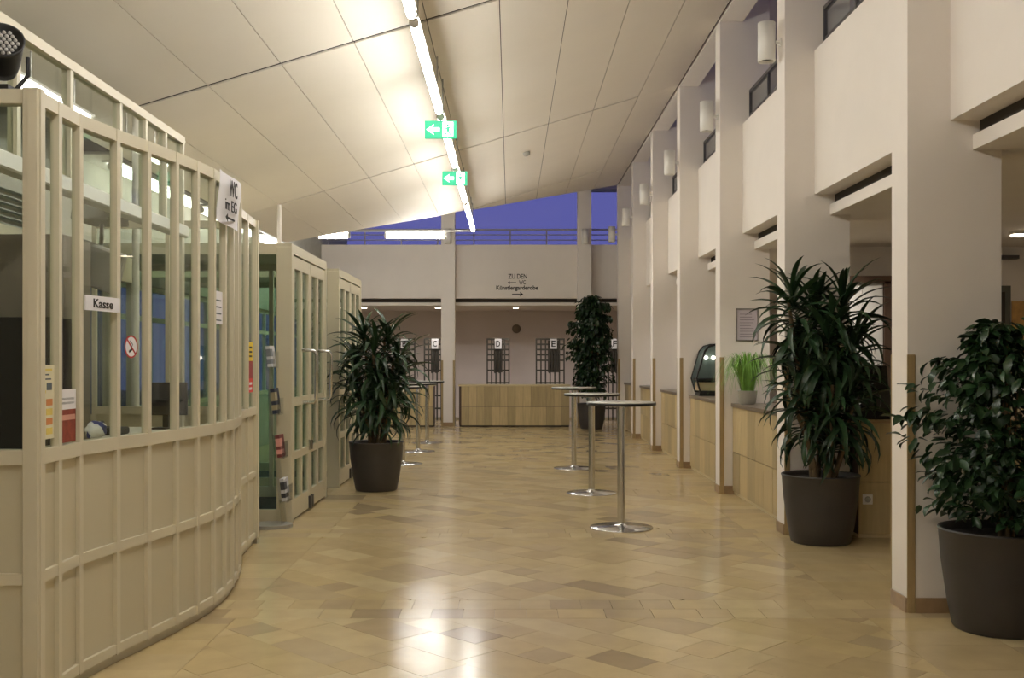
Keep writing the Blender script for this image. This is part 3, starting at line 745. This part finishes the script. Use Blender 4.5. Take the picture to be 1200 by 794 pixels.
# WC poster
pd = [5.99, 6.12, 6.34, 6.42]
t = thing('poster', (bX(6.2), 6.2, 2.2), 'white paper poster reading WC im EG on the booth front', 'poster')
M0 = frame_M((bX(6.28)+.034, 6.28, 2.475), (bX(6.48)-bX(6.07), .41, 0), (0,0,1))
b = MB(); nx, nz = 8, 6; vs = []
Wp, Hp = .42, .30
for layer in (0, .002):
    for i in range(nx+1):
        for j in range(nz+1):
            u, v = i/nx-.5, j/nz-.5
            vs.append(M0 @ Vector((u*Wp, v*Hp-.02*u, layer+.012*math.sin(u*5)+.012*math.sin(v*4))))
fs = []; N = (nx+1)*(nz+1)
for i in range(nx):
    for j in range(nz):
        a = i*(nz+1)+j; q = (a, a+nz+1, a+nz+2, a+1); fs += [q[::-1], tuple(x+N for x in q)]
b.add(vs, fs, True); b.build('sheet', M_paper, t)
for body, v, ww, hh in (('WC', .072, .17, .10), ('im EG', -.03, .25, .07)):
    text_mb(body, M0 @ Matrix.Translation((0, v, .019+.012*math.sin(v/Hp*4))), ww, hh, .0015, .0).build('lettering', M_ink, t)
Ma = M0 @ Matrix.Translation((0, -.108, .016-.010))
b = MB(); b.box(-.06, -.006, .001, .10, .006, .003, Ma); b.prism([(-.10,0),(-.055,.025),(-.055,-.025)], .001, .003, Ma); b.build('arrow', M_ink, t, label='black arrow pointing left')
# papers on the booth panes
def sheet_on(d0, d1, z0, z1, label, m, name='poster', blocks=(), out=-.016):
    M, L = seg_frame(d0, d1, (z0+z1)/2, out); t = thing(name, M.translation, label, 'notice'); W = L-.05; H = z1-z0
    MB().box(-W/2, -H/2, 0, W/2, H/2, .002, M).build('sheet', m, t)
    for (u0, v0, u1, v1, mm) in blocks:
        MB().box(-W/2+u0*W, -H/2+v0*H, .0019, -W/2+u1*W, -H/2+v1*H, .003, M).build('print', mm, t)
    return t
m_y = mat('yellow_print', (226, 206, 110), .7); m_o = mat('orange_print', (214, 140, 84), .7); m_g = mat('green_print', (150, 178, 100), .7); m_b = mat('grey_print', (90, 100, 106), .7)
bl = []
for q in range(4):
    v = .06+q*.13; bl += [(.12, v, .45, v+.09, (m_g, m_y)[q%2]), (.52, v, .88, v+.09, (m_o, m_y)[(q+1)%2])]
bl += [(.55, .66, .85, .76, m_b), (.12, .62, .5, .66, m_y), (.12, .8, .8, .82, m_b), (.12, .86, .7, .88, m_b), (.12, .92, .86, .95, m_y)]
sheet_on(4.30, 4.52, 1.16, 1.48, 'pale yellow printed programme sheet in the booth pane by the corner post', mat('cream_sheet', (226, 220, 190), .7), 'programme_sheet', bl)
sheet_on(4.52, 4.74, 1.13, 1.37, 'white and dark red poster standing in the second booth pane', mat('dark_red_print', (140, 62, 44), .6, var=.2, scale=30), 'poster',
         [(0, .62, 1, 1, M_paper), (.05, .42, .95, .52, mat('salmon_print', (206, 150, 132), .7)), (.1, .72, .9, .76, m_b), (.1, .80, .9, .84, m_b)])
sheet_on(6.10, 6.34, 1.72, 1.92, 'white notice sheet stuck on the booth glass below the WC poster', M_paper, 'notice', [(.15, .1+q*.2, .85, .14+q*.2, m_b) for q in range(4)])
p, q = segB[1], segB[2]; tt = (q-p).normalized(); nn = Vector((tt.y,-tt.x)); m_ = (p+q)/2+nn*(-.016)
M = frame_M((m_.x, m_.y, P(293, 430, 8.2).z), (tt.x, tt.y, 0), (0,0,1))
t = thing('sticker', M.translation, 'tall yellow and red sticker on the end pane of the booth', 'sticker')
MB().box(-.10, -.20, 0, .10, .20, .002, M).build('sheet', mat('carmine_print', (140, 34, 40), .6), t)
MB().box(-.10, .05, .0019, .10, .20, .003, M).build('print', mat('strong_yellow', (232, 200, 40), .6), t)
MB().box(-.10, -.20, .0019, .10, -.09, .003, M).build('print', mat('signal_red', (206, 52, 44), .6), t)
b = MB()
for q_ in range(3): b.box(-.06, .08+q_*.035, .003, .06, .095+q_*.035, .0036, M)
b.build('print', M_ink, t)
for q_ in range(2): MB().box(-.06, -.18+q_*.04, .003, .06, -.16+q_*.04, .0036, M).build('print', M_paper, t)
# packet on the sill
t = thing('packet', (-2.025, 5.0, 1.122), 'crumpled blue and white packet on the booth sill', 'packet')
def lump(cx, cy, cz, rx_, ry, rz, seed, keep=None):
    rg = random.Random(seed); bm = bmesh.new(); bmesh.ops.create_icosphere(bm, subdivisions=3, radius=1)
    ph = [rg.random()*6 for _ in range(6)]
    vs = []
    for v in bm.verts:
        c = v.co; k = 1+.12*math.sin(5*c.x+ph[0])*math.sin(4*c.y+ph[1])+.07*math.sin(9*c.z+ph[2]+4*c.x)
        vs.append((cx+c.x*rx_*k, cy+c.y*ry*k, max(cz+c.z*rz*k, 1.124)))
    fs = [[v.index for v in f.verts] for f in bm.faces if keep is None or keep(f.calc_center_median())]
    bm.free(); return MB().add(vs, fs, True)
lump(-2.025, 5.0, 1.162, .034, .10, .045, 3).build('wrapper', M_paper, t)
lump(-2.025, 5.0, 1.162, .035, .103, .0462, 3, lambda c: math.sin(4*c.y+2*c.z+.6) > .45 or c.y > .62).build('print', mat('cobalt_print', (40, 60, 140), .5), t)
# glazed upper screen above the booth
scr = thing('glazed_screen', (-2.52, 6, 2.44), 'glazed cream upper screen rising behind the booth front', 'glazed screen')
MB().box(-2.55, 4.3, 3.15, -2.49, 7.84, 3.205).build('top_rail', M_cream2, scr)
MB().box(-2.57, 4.3, 2.44, -2.47, 7.88, 2.53).build('bottom_beam', M_white, scr, .01)
ys_ = [4.32, 5.2, 5.83, 6.57, 7.03, 7.43, 7.82]
for y in ys_: MB().box(-2.545, y-.02, 2.53, -2.495, y+.02, 3.15).build('mullion', M_cream2, scr)
for a, b_ in zip(ys_[:-1], ys_[1:]): MB().box(-2.524, a+.02, 2.53, -2.516, b_-.02, 3.15).build('pane', G_clear, scr)
for y in (4.40, 7.80): MB().box(-2.55, y-.03, 0, -2.49, y+.03, 2.44).build('post', M_cream2, scr)
# inside the booth
t = thing('cabinet', (-2.75, 5.4, 0), 'dark cabinet inside the booth behind the corner panes', 'cabinet')
MB().box(-3.4, 5.2, .0, -2.34, 5.6, 1.72).build('body', mat('charcoal_laminate', (40, 37, 36), .9, spec=.1), t, .004)
for q in range(2): MB().box(-3.38+q*.53, 5.18, .05, -2.88+q*.53, 5.2, 1.68).build('door', mat('charcoal_laminate', (40, 37, 36), .9, spec=.1), t)
t = thing('tall_locker', (-2.9, 6.1, 0), 'tall brownish grey locker inside the booth', 'locker')
MB().box(-3.4, 6.0, 0, -2.62, 6.4, 2.24).build('body', mat('taupe_laminate', (126, 116, 102), .5), t, .004)
for q in range(2): MB().box(-3.38+q*.38, 5.98, .05, -3.02+q*.38, 6.0, 2.2).build('door', mat('taupe_laminate', (126, 116, 102), .5), t)
t = thing('booth_desk', (-2.8, 7.2, 0), 'white desk inside the ticket booth', 'desk')
MB().box(-3.4, 6.5, .965, -2.28, 7.7, 1.0).build('desktop', M_white, t, .004)
for xx, yy in ((-3.35, 6.55), (-2.33, 6.55), (-3.35, 7.65), (-2.33, 7.65)): MB().box(xx-.02, yy-.02, 0, xx+.02, yy+.02, .965).build('leg', M_grey, t)
t = thing('desk_monitor', (-2.5, 7.5, 1.0), 'small black monitor on the booth desk', 'monitor')
MB().box(-2.68, 7.47, 1.1, -2.36, 7.5, 1.34).build('screen', M_black, t, .005); MB().box(-2.54, 7.48, 1.01, -2.5, 7.52, 1.14).build('stand', M_black, t); MB().box(-2.6, 7.42, 1.0, -2.44, 7.56, 1.012).build('foot', M_black, t)
t = thing('telephone', (-2.7, 6.9, 1.0), 'black telephone on the booth desk', 'telephone')
MB().box(-2.8, 6.8, 1.0, -2.6, 7.0, 1.05).build('body', M_black, t, .01); MB().tube([(-2.78, 6.83, 1.07), (-2.78, 6.97, 1.07)], .022, 10).build('handset', M_black, t)
t = thing('hanging_box', (-2.52, 6.5, 2.20), 'grey angular box hung inside the booth above the Kasse sign', 'ceiling unit')
extr(MB(), [(-2.84,2.41),(-2.60,2.41),(-2.62,2.52),(-2.70,2.58),(-2.82,2.55)], 6.6, 7.0).build('body', M_grey, t, .008)
MB().box(-2.64, 6.78, 2.46, -2.571, 6.82, 2.49).build('bracket', M_grey, t)
t = thing('display_screen', (-2.62, 6.5, 1.98), 'grey tilted display seen from behind, inside the booth', 'screen')
M = Matrix.Translation((-2.70, 6.72, 2.12)) @ Matrix.Rotation(.35, 4, 'Y') @ Matrix.Rotation(.25, 4, 'X')
MB().box(-.16, -.03, -.15, .16, .03, .13, M).build('casing', M_grey, t, .01); MB().tube([(-2.70, 6.75, 2.15), (-2.70, 6.77, 2.40)], .014, 8).build('bracket', M_grey, t)
pw = st_root('partition', (-3.45, 6.8, 0), 'cream panelled rear partition of the ticket booth with windows at its far end')
MB().box(-3.5, 4.36, 0, -3.42, 9.4, 1.05).build('lower_panel', M_cream, pw); MB().box(-3.5, 4.36, 2.2, -3.42, 9.4, 2.42).build('top_rail', M_cream, pw)
for k in range(7): MB().box(-3.49, 4.4+k*.55, 1.05, -3.43, 4.94+k*.55, 2.2).build('panel', (M_cream, mat('olive_blind', (150, 144, 112), .6))[k%2], pw)
for k in range(3):
    y = 8.28+k*.54; MB().box(-3.5, y-.03, 1.05, -3.42, y+.03, 2.2).build('mullion', M_cream2, pw)
    if k < 2: MB().box(-3.464, y+.03, 1.05, -3.456, y+.51, 2.2).build('pane', G_clear, pw)
cu = thing('curtain', (-3.6, 8.9, 0), 'blue curtain behind the rear windows of the ticket booth', 'curtain')
b = MB(); N_ = 60
for i_ in range(N_):
    y0_, y1_ = 8.1+1.3*i_/N_, 8.1+1.3*(i_+1)/N_
    b.box(-3.62+.025*math.sin(i_*.9), y0_, .02, -3.60+.025*math.sin(i_*.9), y1_+.002, 2.3)
b.build('cloth', mat('blue_cloth', (84, 104, 160), .8), cu)
MB().tube([(-3.61, 8.05, 2.32), (-3.61, 9.42, 2.32)], .015, 8).build('curtain_rod', M_steel, cu)
# blinds: horizontal louvres high at the outer window
bl_ = thing('louvre_blind', (-4.3, 8, 2.3), 'stacked pale horizontal louvres at the outer window behind the booth', 'blind')
for k in range(10): MB().box(-4.34, 4.5, 2.42+k*.06, -4.27, 9.4, 2.412+k*.06).build('slat', mat('blind_slat', (150, 156, 140), .6), bl_)
# spotlight on the booth corner
t = thing('spotlight', (-2.15, 4.34, ZT), 'black spotlight with round lens on top of the booth corner', 'spotlight')
ax = Vector((.30, -.72, .42)).normalized(); c0 = Vector((-2.165, 4.36, 2.80)); sd = ax.cross(Vector((0,0,1))).normalized(); uu = sd.cross(ax)
M = frame_M(c0, sd, uu)   # local z points along -ax or ax
if (M.to_3x3() @ Vector((0,0,1))).dot(ax) < 0: M = frame_M(c0, -sd, uu)
MB().lathe([(.0,-.10),(.055,-.10),(.07,-.05),(.09,.07),(.095,.09),(.085,.09),(.08,.072),(.0,.072)], 0, 0, 0, 26, M=M).build('lamp_body', M_black, t)
b = MB()
for i in range(-3, 4):
    for j in range(-3, 4):
        xx, yy = (i+.5*(j%2))*.022, j*.019
        if math.hypot(xx, yy) < .07: b.lathe([(.0085,.0725),(.0065,.08),(.0,.082)], xx, yy, 0, 8, M=M)
b.build('lens_grid', mat('lens_beads', (190, 188, 184), .2), t, label='grid of pale round lenses')
for s_ in (-1, 1): MB().tube([c0+sd*s_*.1, c0+sd*s_*.1+Vector((0,0,-.08)), Vector((-2.165, 4.36, ZT+.012))+sd*s_*.05], .009, 8).build('yoke_arm', M_black, t)
MB().box(-2.22, 4.30, ZT, -2.11, 4.42, ZT+.02).build('foot', M_black, t)

# ------------------------------------------------------------------ entrance vestibules
def vestibule(y0, y1, label):
    X = -2.02; H = 2.58; xb = -4.33
    t = thing('entrance_vestibule', (-3.2, (y0+y1)/2, 0), label, 'vestibule', 'cream glazed entrance vestibules')
    MB().box(xb, y0, H-.03, X, y1, H).build('roof_panel', M_cream, t)
    MB().box(X-.05, y0, H-.09, X+.002, y1, H-.03).build('fascia', M_cream, t)
    MB().box(X-.14, y0-.004, 0, X+.003, y0+.07, H-.03).build('corner_post', M_cream, t, .004)
    MB().box(X-.14, y1-.07, 0, X+.003, y1, H-.03).build('corner_post', M_cream, t, .004)
    for yy in (y0, y1-.05):
        MB().box(xb, yy, H-.10, X-.14, yy+.05, H-.03).build('side_rail', M_cream, t); MB().box(xb, yy, 0, X-.14, yy+.05, .12).build('side_rail', M_cream, t)
        xs_ = [X-.14, X-.62, X-1.15, X-1.7, xb]
        for a, b_ in zip(xs_[:-1], xs_[1:]):
            MB().box(b_+.02, yy+.02, .12, a-.0, yy+.03, H-.10).build('side_pane', G_green, t)
            MB().box(b_, yy, .12, b_+.045, yy+.05, H-.10).build('side_mullion', M_cream, t)
    n0 = y0+.075; wl_ = (y1-.075-n0-.012)/2
    for k in range(2):
        a = n0+k*(wl_+.012); b_ = a+wl_; x1 = X-.004; x0 = X-.05
        f = MB()
        s_ = .075; m2 = .07; cy = (a+b_)/2
        f.box(x0, a, .02, x1, a+s_, 2.475).box(x0, b_-s_, .02, x1, b_, 2.475).box(x0, cy-m2/2, .2, x1, cy+m2/2, 2.36)
        for z0, z1 in ((.02, .2), (.57, .64), (1.07, 1.15), (2.36, 2.475)): f.box(x0+.0005, a+s_, z0, x1-.0005, b_-s_, z1)
        leaf = f.build('door_leaf', M_cream, t)
        for ya_, yb_ in ((a+s_, cy-m2/2), (cy+m2/2, b_-s_)):
            for z0, z1 in ((.2, .57), (.64, 1.07), (1.15, 2.36)): MB().box(x0+.018, ya_, z0, x0+.026, yb_, z1).build('pane', G_green, leaf)
        hy = cy; hx = X+.135
        MB().tube([(X-.004, hy, 1.60), (hx-.05, hy, 1.60), (hx-.012, hy+.01, 1.585), (hx, hy+.015, 1.54), (hx-.01, hy+.05, 1.12), (hx-.03, hy+.05, 1.09), (X-.004, hy+.05, 1.09)], .017, 10).build('door_handle', M_chrome, leaf, label='large chrome pull handle')
        hy = b_-.05 if k == 0 else a+.05
        MB().box(X-.004, hy-.02, .60, X+.012, hy+.02, .70).build('lock', M_steel, leaf)
        MB().box(X-.004, hy-.03, .02, X+.02, hy+.03, .14).build('floor_bolt', M_rail, leaf)
    MB().box(xb+.02, n0, .001, X-.06, y1-.08, .012).build('door_mat', mat('charcoal_mat', (50, 50, 50), .95, bump=.4, scale=80), t)
vestibule(9.46, 11.25, 'cream entrance vestibule with glass double doors, next to the ticket booth')
vestibule(12.06, 13.87, 'cream entrance vestibule with glass double doors, behind the potted dracaena')

# leaflet stand
t = thing('leaflet_stand', (-2.18, 9.2, 0), 'slender clear acrylic leaflet stand beside the vestibule corner', 'leaflet stand')
b = MB(); bp_ = [(-2.16+.20*math.cos(a), 9.22+.16*math.sin(a)) for a in [2*PI*i/20 for i in range(20)]]
MB().prism(bp_, 0, .03).build('base', mat('grey_base', (150, 148, 140), .3), t)
def sx(z): return -2.02-.17*(z/1.6)
pr = [(sx(.03), .03), (sx(1.72), 1.72), (sx(1.72)-.006, 1.72), (sx(.03)-.006, .03)]
n = 4; vs = [(x-.02, 9.16, z) for x, z in pr]+[(x-.02, 9.36, z) for x, z in pr]
MB().add(vs, [list(range(n)), list(range(n,2*n))[::-1]]+[(i,n+i,n+(i+1)%n,(i+1)%n) for i in range(n)]).build('back_sheet', G_acryl, t)
pk = [(1.44, 1.63), (1.02, 1.25), (.63, .83), (.24, .44)]
for z0, z1 in pk:
    x = sx(z0)
    MB().box(x-.01, 9.155, z0-.01, x+.055, 9.365, z0).box(x+.05, 9.155, z0, x+.055, 9.365, z0+.14).build('pocket', G_acryl, t)
lc = [('white and grey leaflets in the top pocket of the leaflet stand', (206,206,208), (120,124,130)), ('dark blue leaflets in the second pocket of the leaflet stand', (44,50,66), (150,140,110)),
      ('red-brown and pink leaflets in the third pocket of the leaflet stand', (120,60,56), (214,150,140)), ('white and black leaflets in the bottom pocket of the leaflet stand', (196,196,200), (60,60,66))]
for (z0, z1), (lb, c1, c2) in zip(pk, lc):
    x = sx(z0); q = thing('leaflet_stack', (x+.02, 9.25, z0), lb, 'leaflets')
    M = Matrix.Translation((x+.02, 9.25, z0)) @ Matrix.Rotation(-.11, 4, 'Y')
    MB().box(-.018, -.09, .001, .02, .09, z1-z0, M).build('paper_stack', mat('leaflet_%d' % c1[0], c1, .6), q)
    MB().box(-.0175, -.092, (z1-z0)*.5, .0215, -.0, (z1-z0)*.85, M).build('print', mat('leaflet_print_%d' % c2[0], c2, .6), q)
    MB().box(-.0175, -.092, (z1-z0)*.15, .0205, .05, (z1-z0)*.35, M).build('print', mat('leaflet_print_%d' % c2[0], c2, .6), q)

# ------------------------------------------------------------------ bar tables
def bar_table(x, y, label):
    t = thing('bar_table', (x, y, 0), label, 'bar table', 'round chrome standing tables')
    MB().lathe([(.0,0),(.283,0),(.285,.004),(.28,.009),(.08,.02),(.045,.03),(.036,.05)], x, y, 0, 40).build('base', M_chrome, t)
    MB().lathe([(.036,.03),(.036,1.085)], x, y, 0, 20).build('column', M_chrome, t)
    MB().lathe([(.0,1.085),(.12,1.085),(.12,1.097),(.0,1.097)], x, y, 0, 24).build('mounting_plate', M_steel, t)
    MB().lathe([(.0,1.097),(.30,1.097),(.311,1.10),(.311,1.121),(.306,1.1215)], x, y, 0, 44).build('edge_band', M_black, t, label='dark table edge')
    MB().lathe([(.0,1.1215),(.309,1.1215),(.309,1.128),(.0,1.128)], x, y, 0, 44).build('tabletop', M_tabletop, t)
    return t
t0 = bar_table(.996, 9.19, 'round standing table nearest the camera, right-hand row')
for x, y, lb in ((.92, 11.58, 'round standing table in the middle of the right-hand row'), (.885, 14.25, 'round standing table farthest back in the right-hand row'),
                 (-1.557, 14.83, 'round standing table just behind the potted dracaena on the left'), (-1.47+.0-.05, 16.87, 'middle round standing table of the left row'), (-1.515, 18.65, 'round standing table farthest back in the left row')):
    copy_tree(t0, (x, y, 0), lb)

# ------------------------------------------------------------------ plants
def pot(t, x, y):
    MB().lathe([(.0,0),(.228,0),(.24,.012),(.268,.15),(.300,.38),(.312,.545),(.318,.552),(.316,.562),(.300,.562),(.292,.54),(.285,.52)], x, y, 0, 48).build('pot', M_pot, t)
    MB().lathe([(.287,.49),(.287,.52),(.0,.53)], x, y, 0, 32).build('soil', M_soil, t)
def leaf_mesh(L, wd, droop, fold=.25, seg=7, tipw=.12, name='leaf', mat_=None):
    """leaf from the origin along +x, arching down; two strips folded along the midrib"""
    vs = []; ang = 0; p = Vector((0,0,0)); step = L/seg
    for i in range(seg+1):
        u = i/seg; wv = wd*(math.sin(min(1, u*1.25+.18)*PI*.5)**.8 if u < .5 else max(tipw*(1-u)*2, 1)*0+ (1-((u-.5)*2)**1.7)) if i < seg else 0.001
        wv = max(wv, .001)
        nrm = Vector((math.sin(ang), 0, math.cos(ang)))
        vs += [p+Vector((0, wv/2, 0))+nrm*wv*fold, p.copy(), p+Vector((0, -wv/2, 0))+nrm*wv*fold]
        ang += droop/seg*(0.5+u); p = p+Vector((math.cos(ang), 0, -math.sin(ang)))*step
    fs = []
    for i in range(seg):
        a = 3*i; fs += [(a, a+1, a+4, a+3), (a+1, a+2, a+5, a+4)]
    me = bpy.data.meshes.new(name); me.from_pydata(vs, [], fs)
    for q in me.polygons: q.use_smooth = True
    if mat_: me.materials.append(mat_)
    return me, vs, fs
dr_var = [leaf_mesh(.48, .052, d, name='leaf', mat_=M_leaf) for d in (.9, 1.3, 1.7, 2.1, 2.5, 2.9)]
def place_leaf(t, var, M):
    o = bpy.data.objects.new('leaf', var[0]); C.objects.link(o); o.parent = t; o.matrix_local = Matrix.Translation(-Vector(t.location)) @ M
def dracaena(x, y, heads, stems, label, ok, seed):
    rg = random.Random(seed)
    t = thing('potted_dracaena', (x, y, 0), label, 'plant'); pot(t, x, y)
    for sx_, sy_, hx, hy, hz in stems:
        pts_ = [(x+sx_+(hx-sx_)*u+.02*math.sin(u*5), y+sy_+(hy-sy_)*u, .5+(hz-.5)*u) for u in (0,.25,.5,.75,1)]
        MB().tube(pts_, [.022,.02,.019,.018,.014], 9).build('stem', M_bark, t)
    sites = []
    for hx, hy, hz, nl, sc in heads:
        for k in range(nl):
            u = (k+rg.random())/nl
            for tries in range(10):
                az = k*2.39996+rg.uniform(-.3,.3) if not tries else rg.random()*2*PI
                el = 1.30-u*1.55+rg.uniform(-.2,.2)
                vi = min(5, max(0, int(u*4.6+rg.uniform(-.9,.9)))); s_ = sc*rg.uniform(.8,1.15)*(.72+.33*math.sin(min(1,u+.3)*PI*.6))*(1-.05*tries)
                base = Vector((x+hx*(1-.35*u), y+hy*(1-.35*u), hz-u*.40))
                M = Matrix.Translation(base) @ Matrix.Rotation(az, 4, 'Z') @ Matrix.Rotation(-el, 4, 'Y') @ Matrix.Rotation(rg.uniform(-.5,.5), 4, 'X') @ Matrix.Diagonal((s_, s_, s_, 1))
                vs = dr_var[vi][1]
                if all(ok(M @ vs[q]) for q in (1, 7, 13, len(vs)-2)):
                    sites.append((dr_var[vi], M)); break
    sites.sort(key=lambda q: (q[1] @ q[0][1][10]).y)
    b = MB()
    for i, (v, M) in enumerate(sites):
        if i < 300: place_leaf(t, v, M)
        else: b.add([M @ q for q in v[1]], v[2], True)
    b.build('foliage', M_leaf, t, kind='stuff')
    return t
def ok_r(p): return p.y < PY[1]-.03 and not (p.y > 8.6 and p.x > 2.9 and p.z < 1.05) and (p.z > .57 or math.hypot(p.x-2.566, p.y-8.47) > .34) and not(p.x > 2.93 and p.y > 8.74 and p.z < 1.5)
hd = [(-.25,-.02,2.04,50,1.0),(-.04,.08,1.98,46,.95),(.18,-.02,1.98,52,1.05),(.02,-.16,1.76,52,1.0),(.26,-.08,1.66,50,1.0),(-.20,-.06,1.58,48,.95),(.05,-.2,1.36,46,.95),(-.20,-.12,1.26,44,.9),(.22,-.12,1.22,44,.95),(.04,-.14,1.02,34,.8)]
stm = [(-.06,.0,-.25,-.02,1.98),(.0,.06,-.05,.08,1.92),(.07,.0,.17,-.02,1.9),(.02,-.05,.02,-.16,1.68),(.1,-.03,.28,-.08,1.62),(-.08,-.04,-.24,-.06,1.52),(.03,-.09,.05,-.22,1.3),(-.06,-.08,-.24,-.12,1.2),(.06,-.08,.26,-.12,1.18)]
dracaena(2.566, 8.47, hd, stm, 'tall potted dracaena with long dark leaves in front of the second pillar', ok_r, 4)
def ok_l(p): return not (p.x < -2.0 and (p.y > 12.04 or p.y < 11.28)) and p.x > -2.3 and (p.z > .57 or math.hypot(p.x+1.553, p.y-11.87) > .34)
hd = [(-.12,.0,1.82,48,.92),(.12,.0,1.80,48,.95),(.0,-.14,1.66,48,.95),(-.20,-.05,1.52,46,.9),(.22,-.04,1.50,46,.95),(.02,-.16,1.30,46,.9),(-.18,-.10,1.18,44,.85),(.18,-.12,1.16,44,.85),(.0,-.1,1.0,36,.75)]
stm = [(a*.35, b_*.35, a, b_, c_) for a, b_, c_, _, _ in hd]
hd = [(a*1.25, b_, c_, n_, k_*1.08) for a, b_, c_, n_, k_ in hd]
dracaena(-1.553, 11.87, hd, stm, 'bushy potted dracaena beside the entrance vestibules', ok_l, 9)

fi_var = [leaf_mesh(.085, .042, d, fold=.18, seg=4, name='leaf', mat_=M_leaf2) for d in (.2, .7, 1.2)]
def ficus(x, y, zs_, label, ok, seed, nleaf, prof, parts, sc=1.0, droop=0):
    rg = random.Random(seed); t = thing('potted_ficus', (x, y, 0), label, 'plant'); pot(t, x, y)
    z0, z1 = zs_; tw = []; nst = 7
    for k in range(nst):
        a = k*2.4; r = .05+.04*(k%3)
        top = z1-.06-rg.random()*(z1-z0)*.45; ro = prof((top-z0)/(z1-z0))*rg.uniform(.1,.6)
        pts_ = [Vector((x+math.cos(a)*(r+(ro-r)*u), y+math.sin(a)*(r*.8+(ro*.7-r)*u), .5+(top-.5)*u)) for u in (0,.25,.5,.75,1)]
        if any(not ok(p) for p in pts_): pts_ = [Vector((x+(p.x-x)*.3, y-.08+(p.y-y)*.2, p.z)) for p in pts_]
        MB().tube(pts_, [.013,.011,.009,.007,.004], 7).build('stem', M_bark, t)
        tw.append(pts_)
    sites = []
    while len(sites) < nleaf:
        u = rg.random()**.9; a = rg.random()*2*PI; R = prof(u)*(.88+.22*math.sin(3*a+9*u)); rr = R*math.sqrt(rg.uniform(.15,1))
        tip = Vector((x+math.cos(a)*rr, y+math.sin(a)*rr*.85, z0+(z1-z0)*u))
        if not ok(tip): continue
        n = rg.randint(4, 8); d = Vector((math.cos(a), math.sin(a)*.85, .35-droop)).normalized()
        for q in range(n):
            p = tip-d*(.035*q)+Vector((rg.gauss(0,.012), rg.gauss(0,.012), rg.gauss(0,.012))); sgn = 1 if q % 2 else -1
            az = math.atan2(d.y, d.x)+sgn*rg.uniform(.4,1.1); el = rg.uniform(-.9,.35)-droop
            s_ = sc*rg.uniform(.75,1.25)
            M = Matrix.Translation(p) @ Matrix.Rotation(az, 4, 'Z') @ Matrix.Rotation(-el, 4, 'Y') @ Matrix.Rotation(rg.uniform(-.7,.7), 4, 'X') @ Matrix.Diagonal((s_,s_,s_,1))
            v = fi_var[rg.randrange(3)]
            if all(ok(M @ v[1][i]) for i in (1, 7, len(v[1])-2)): sites.append((v, M))
    sites.sort(key=lambda s: s[1].translation.y)
    b = MB()
    for i, (v, M) in enumerate(sites):
        if i < parts: place_leaf(t, v, M)
        else: b.add([M @ q for q in v[1]], v[2], True)
    b.build('foliage', M_leaf2, t, kind='stuff')
    return t
def lerp_prof(u, tb):
    for (a, ra), (b_, rb) in zip(tb[:-1], tb[1:]):
        if u <= b_: return ra+(rb-ra)*(u-a)/(b_-a)
    return tb[-1][1]
def ok_f(p): return p.y < PY[0]-.03 and (p.z > .58 or math.hypot(p.x-2.731, p.y-5.73) > .34)
ficus(2.731, 5.73, (.62, 1.72), 'leafy potted ficus in front of the nearest pillar', ok_f, 5, 2300, lambda u: lerp_prof(u, [(0,.44),(.3,.52),(.6,.56),(.8,.38),(.9,.22),(1,.10)]), 300)
def ok_b(p): return p.y < 23.2 and p.x < 2.33
ficus(1.78, 22.45, (.75, 2.92), 'tall potted ficus at the rear beside the cloakroom counter', ok_b, 6, 2800, lambda u: lerp_prof(u, [(0,.3),(.12,.46),(.3,.55),(.45,.62),(.6,.5),(.72,.52),(.82,.38),(.9,.4),(1,.2)]), 0, 1.5, .3)
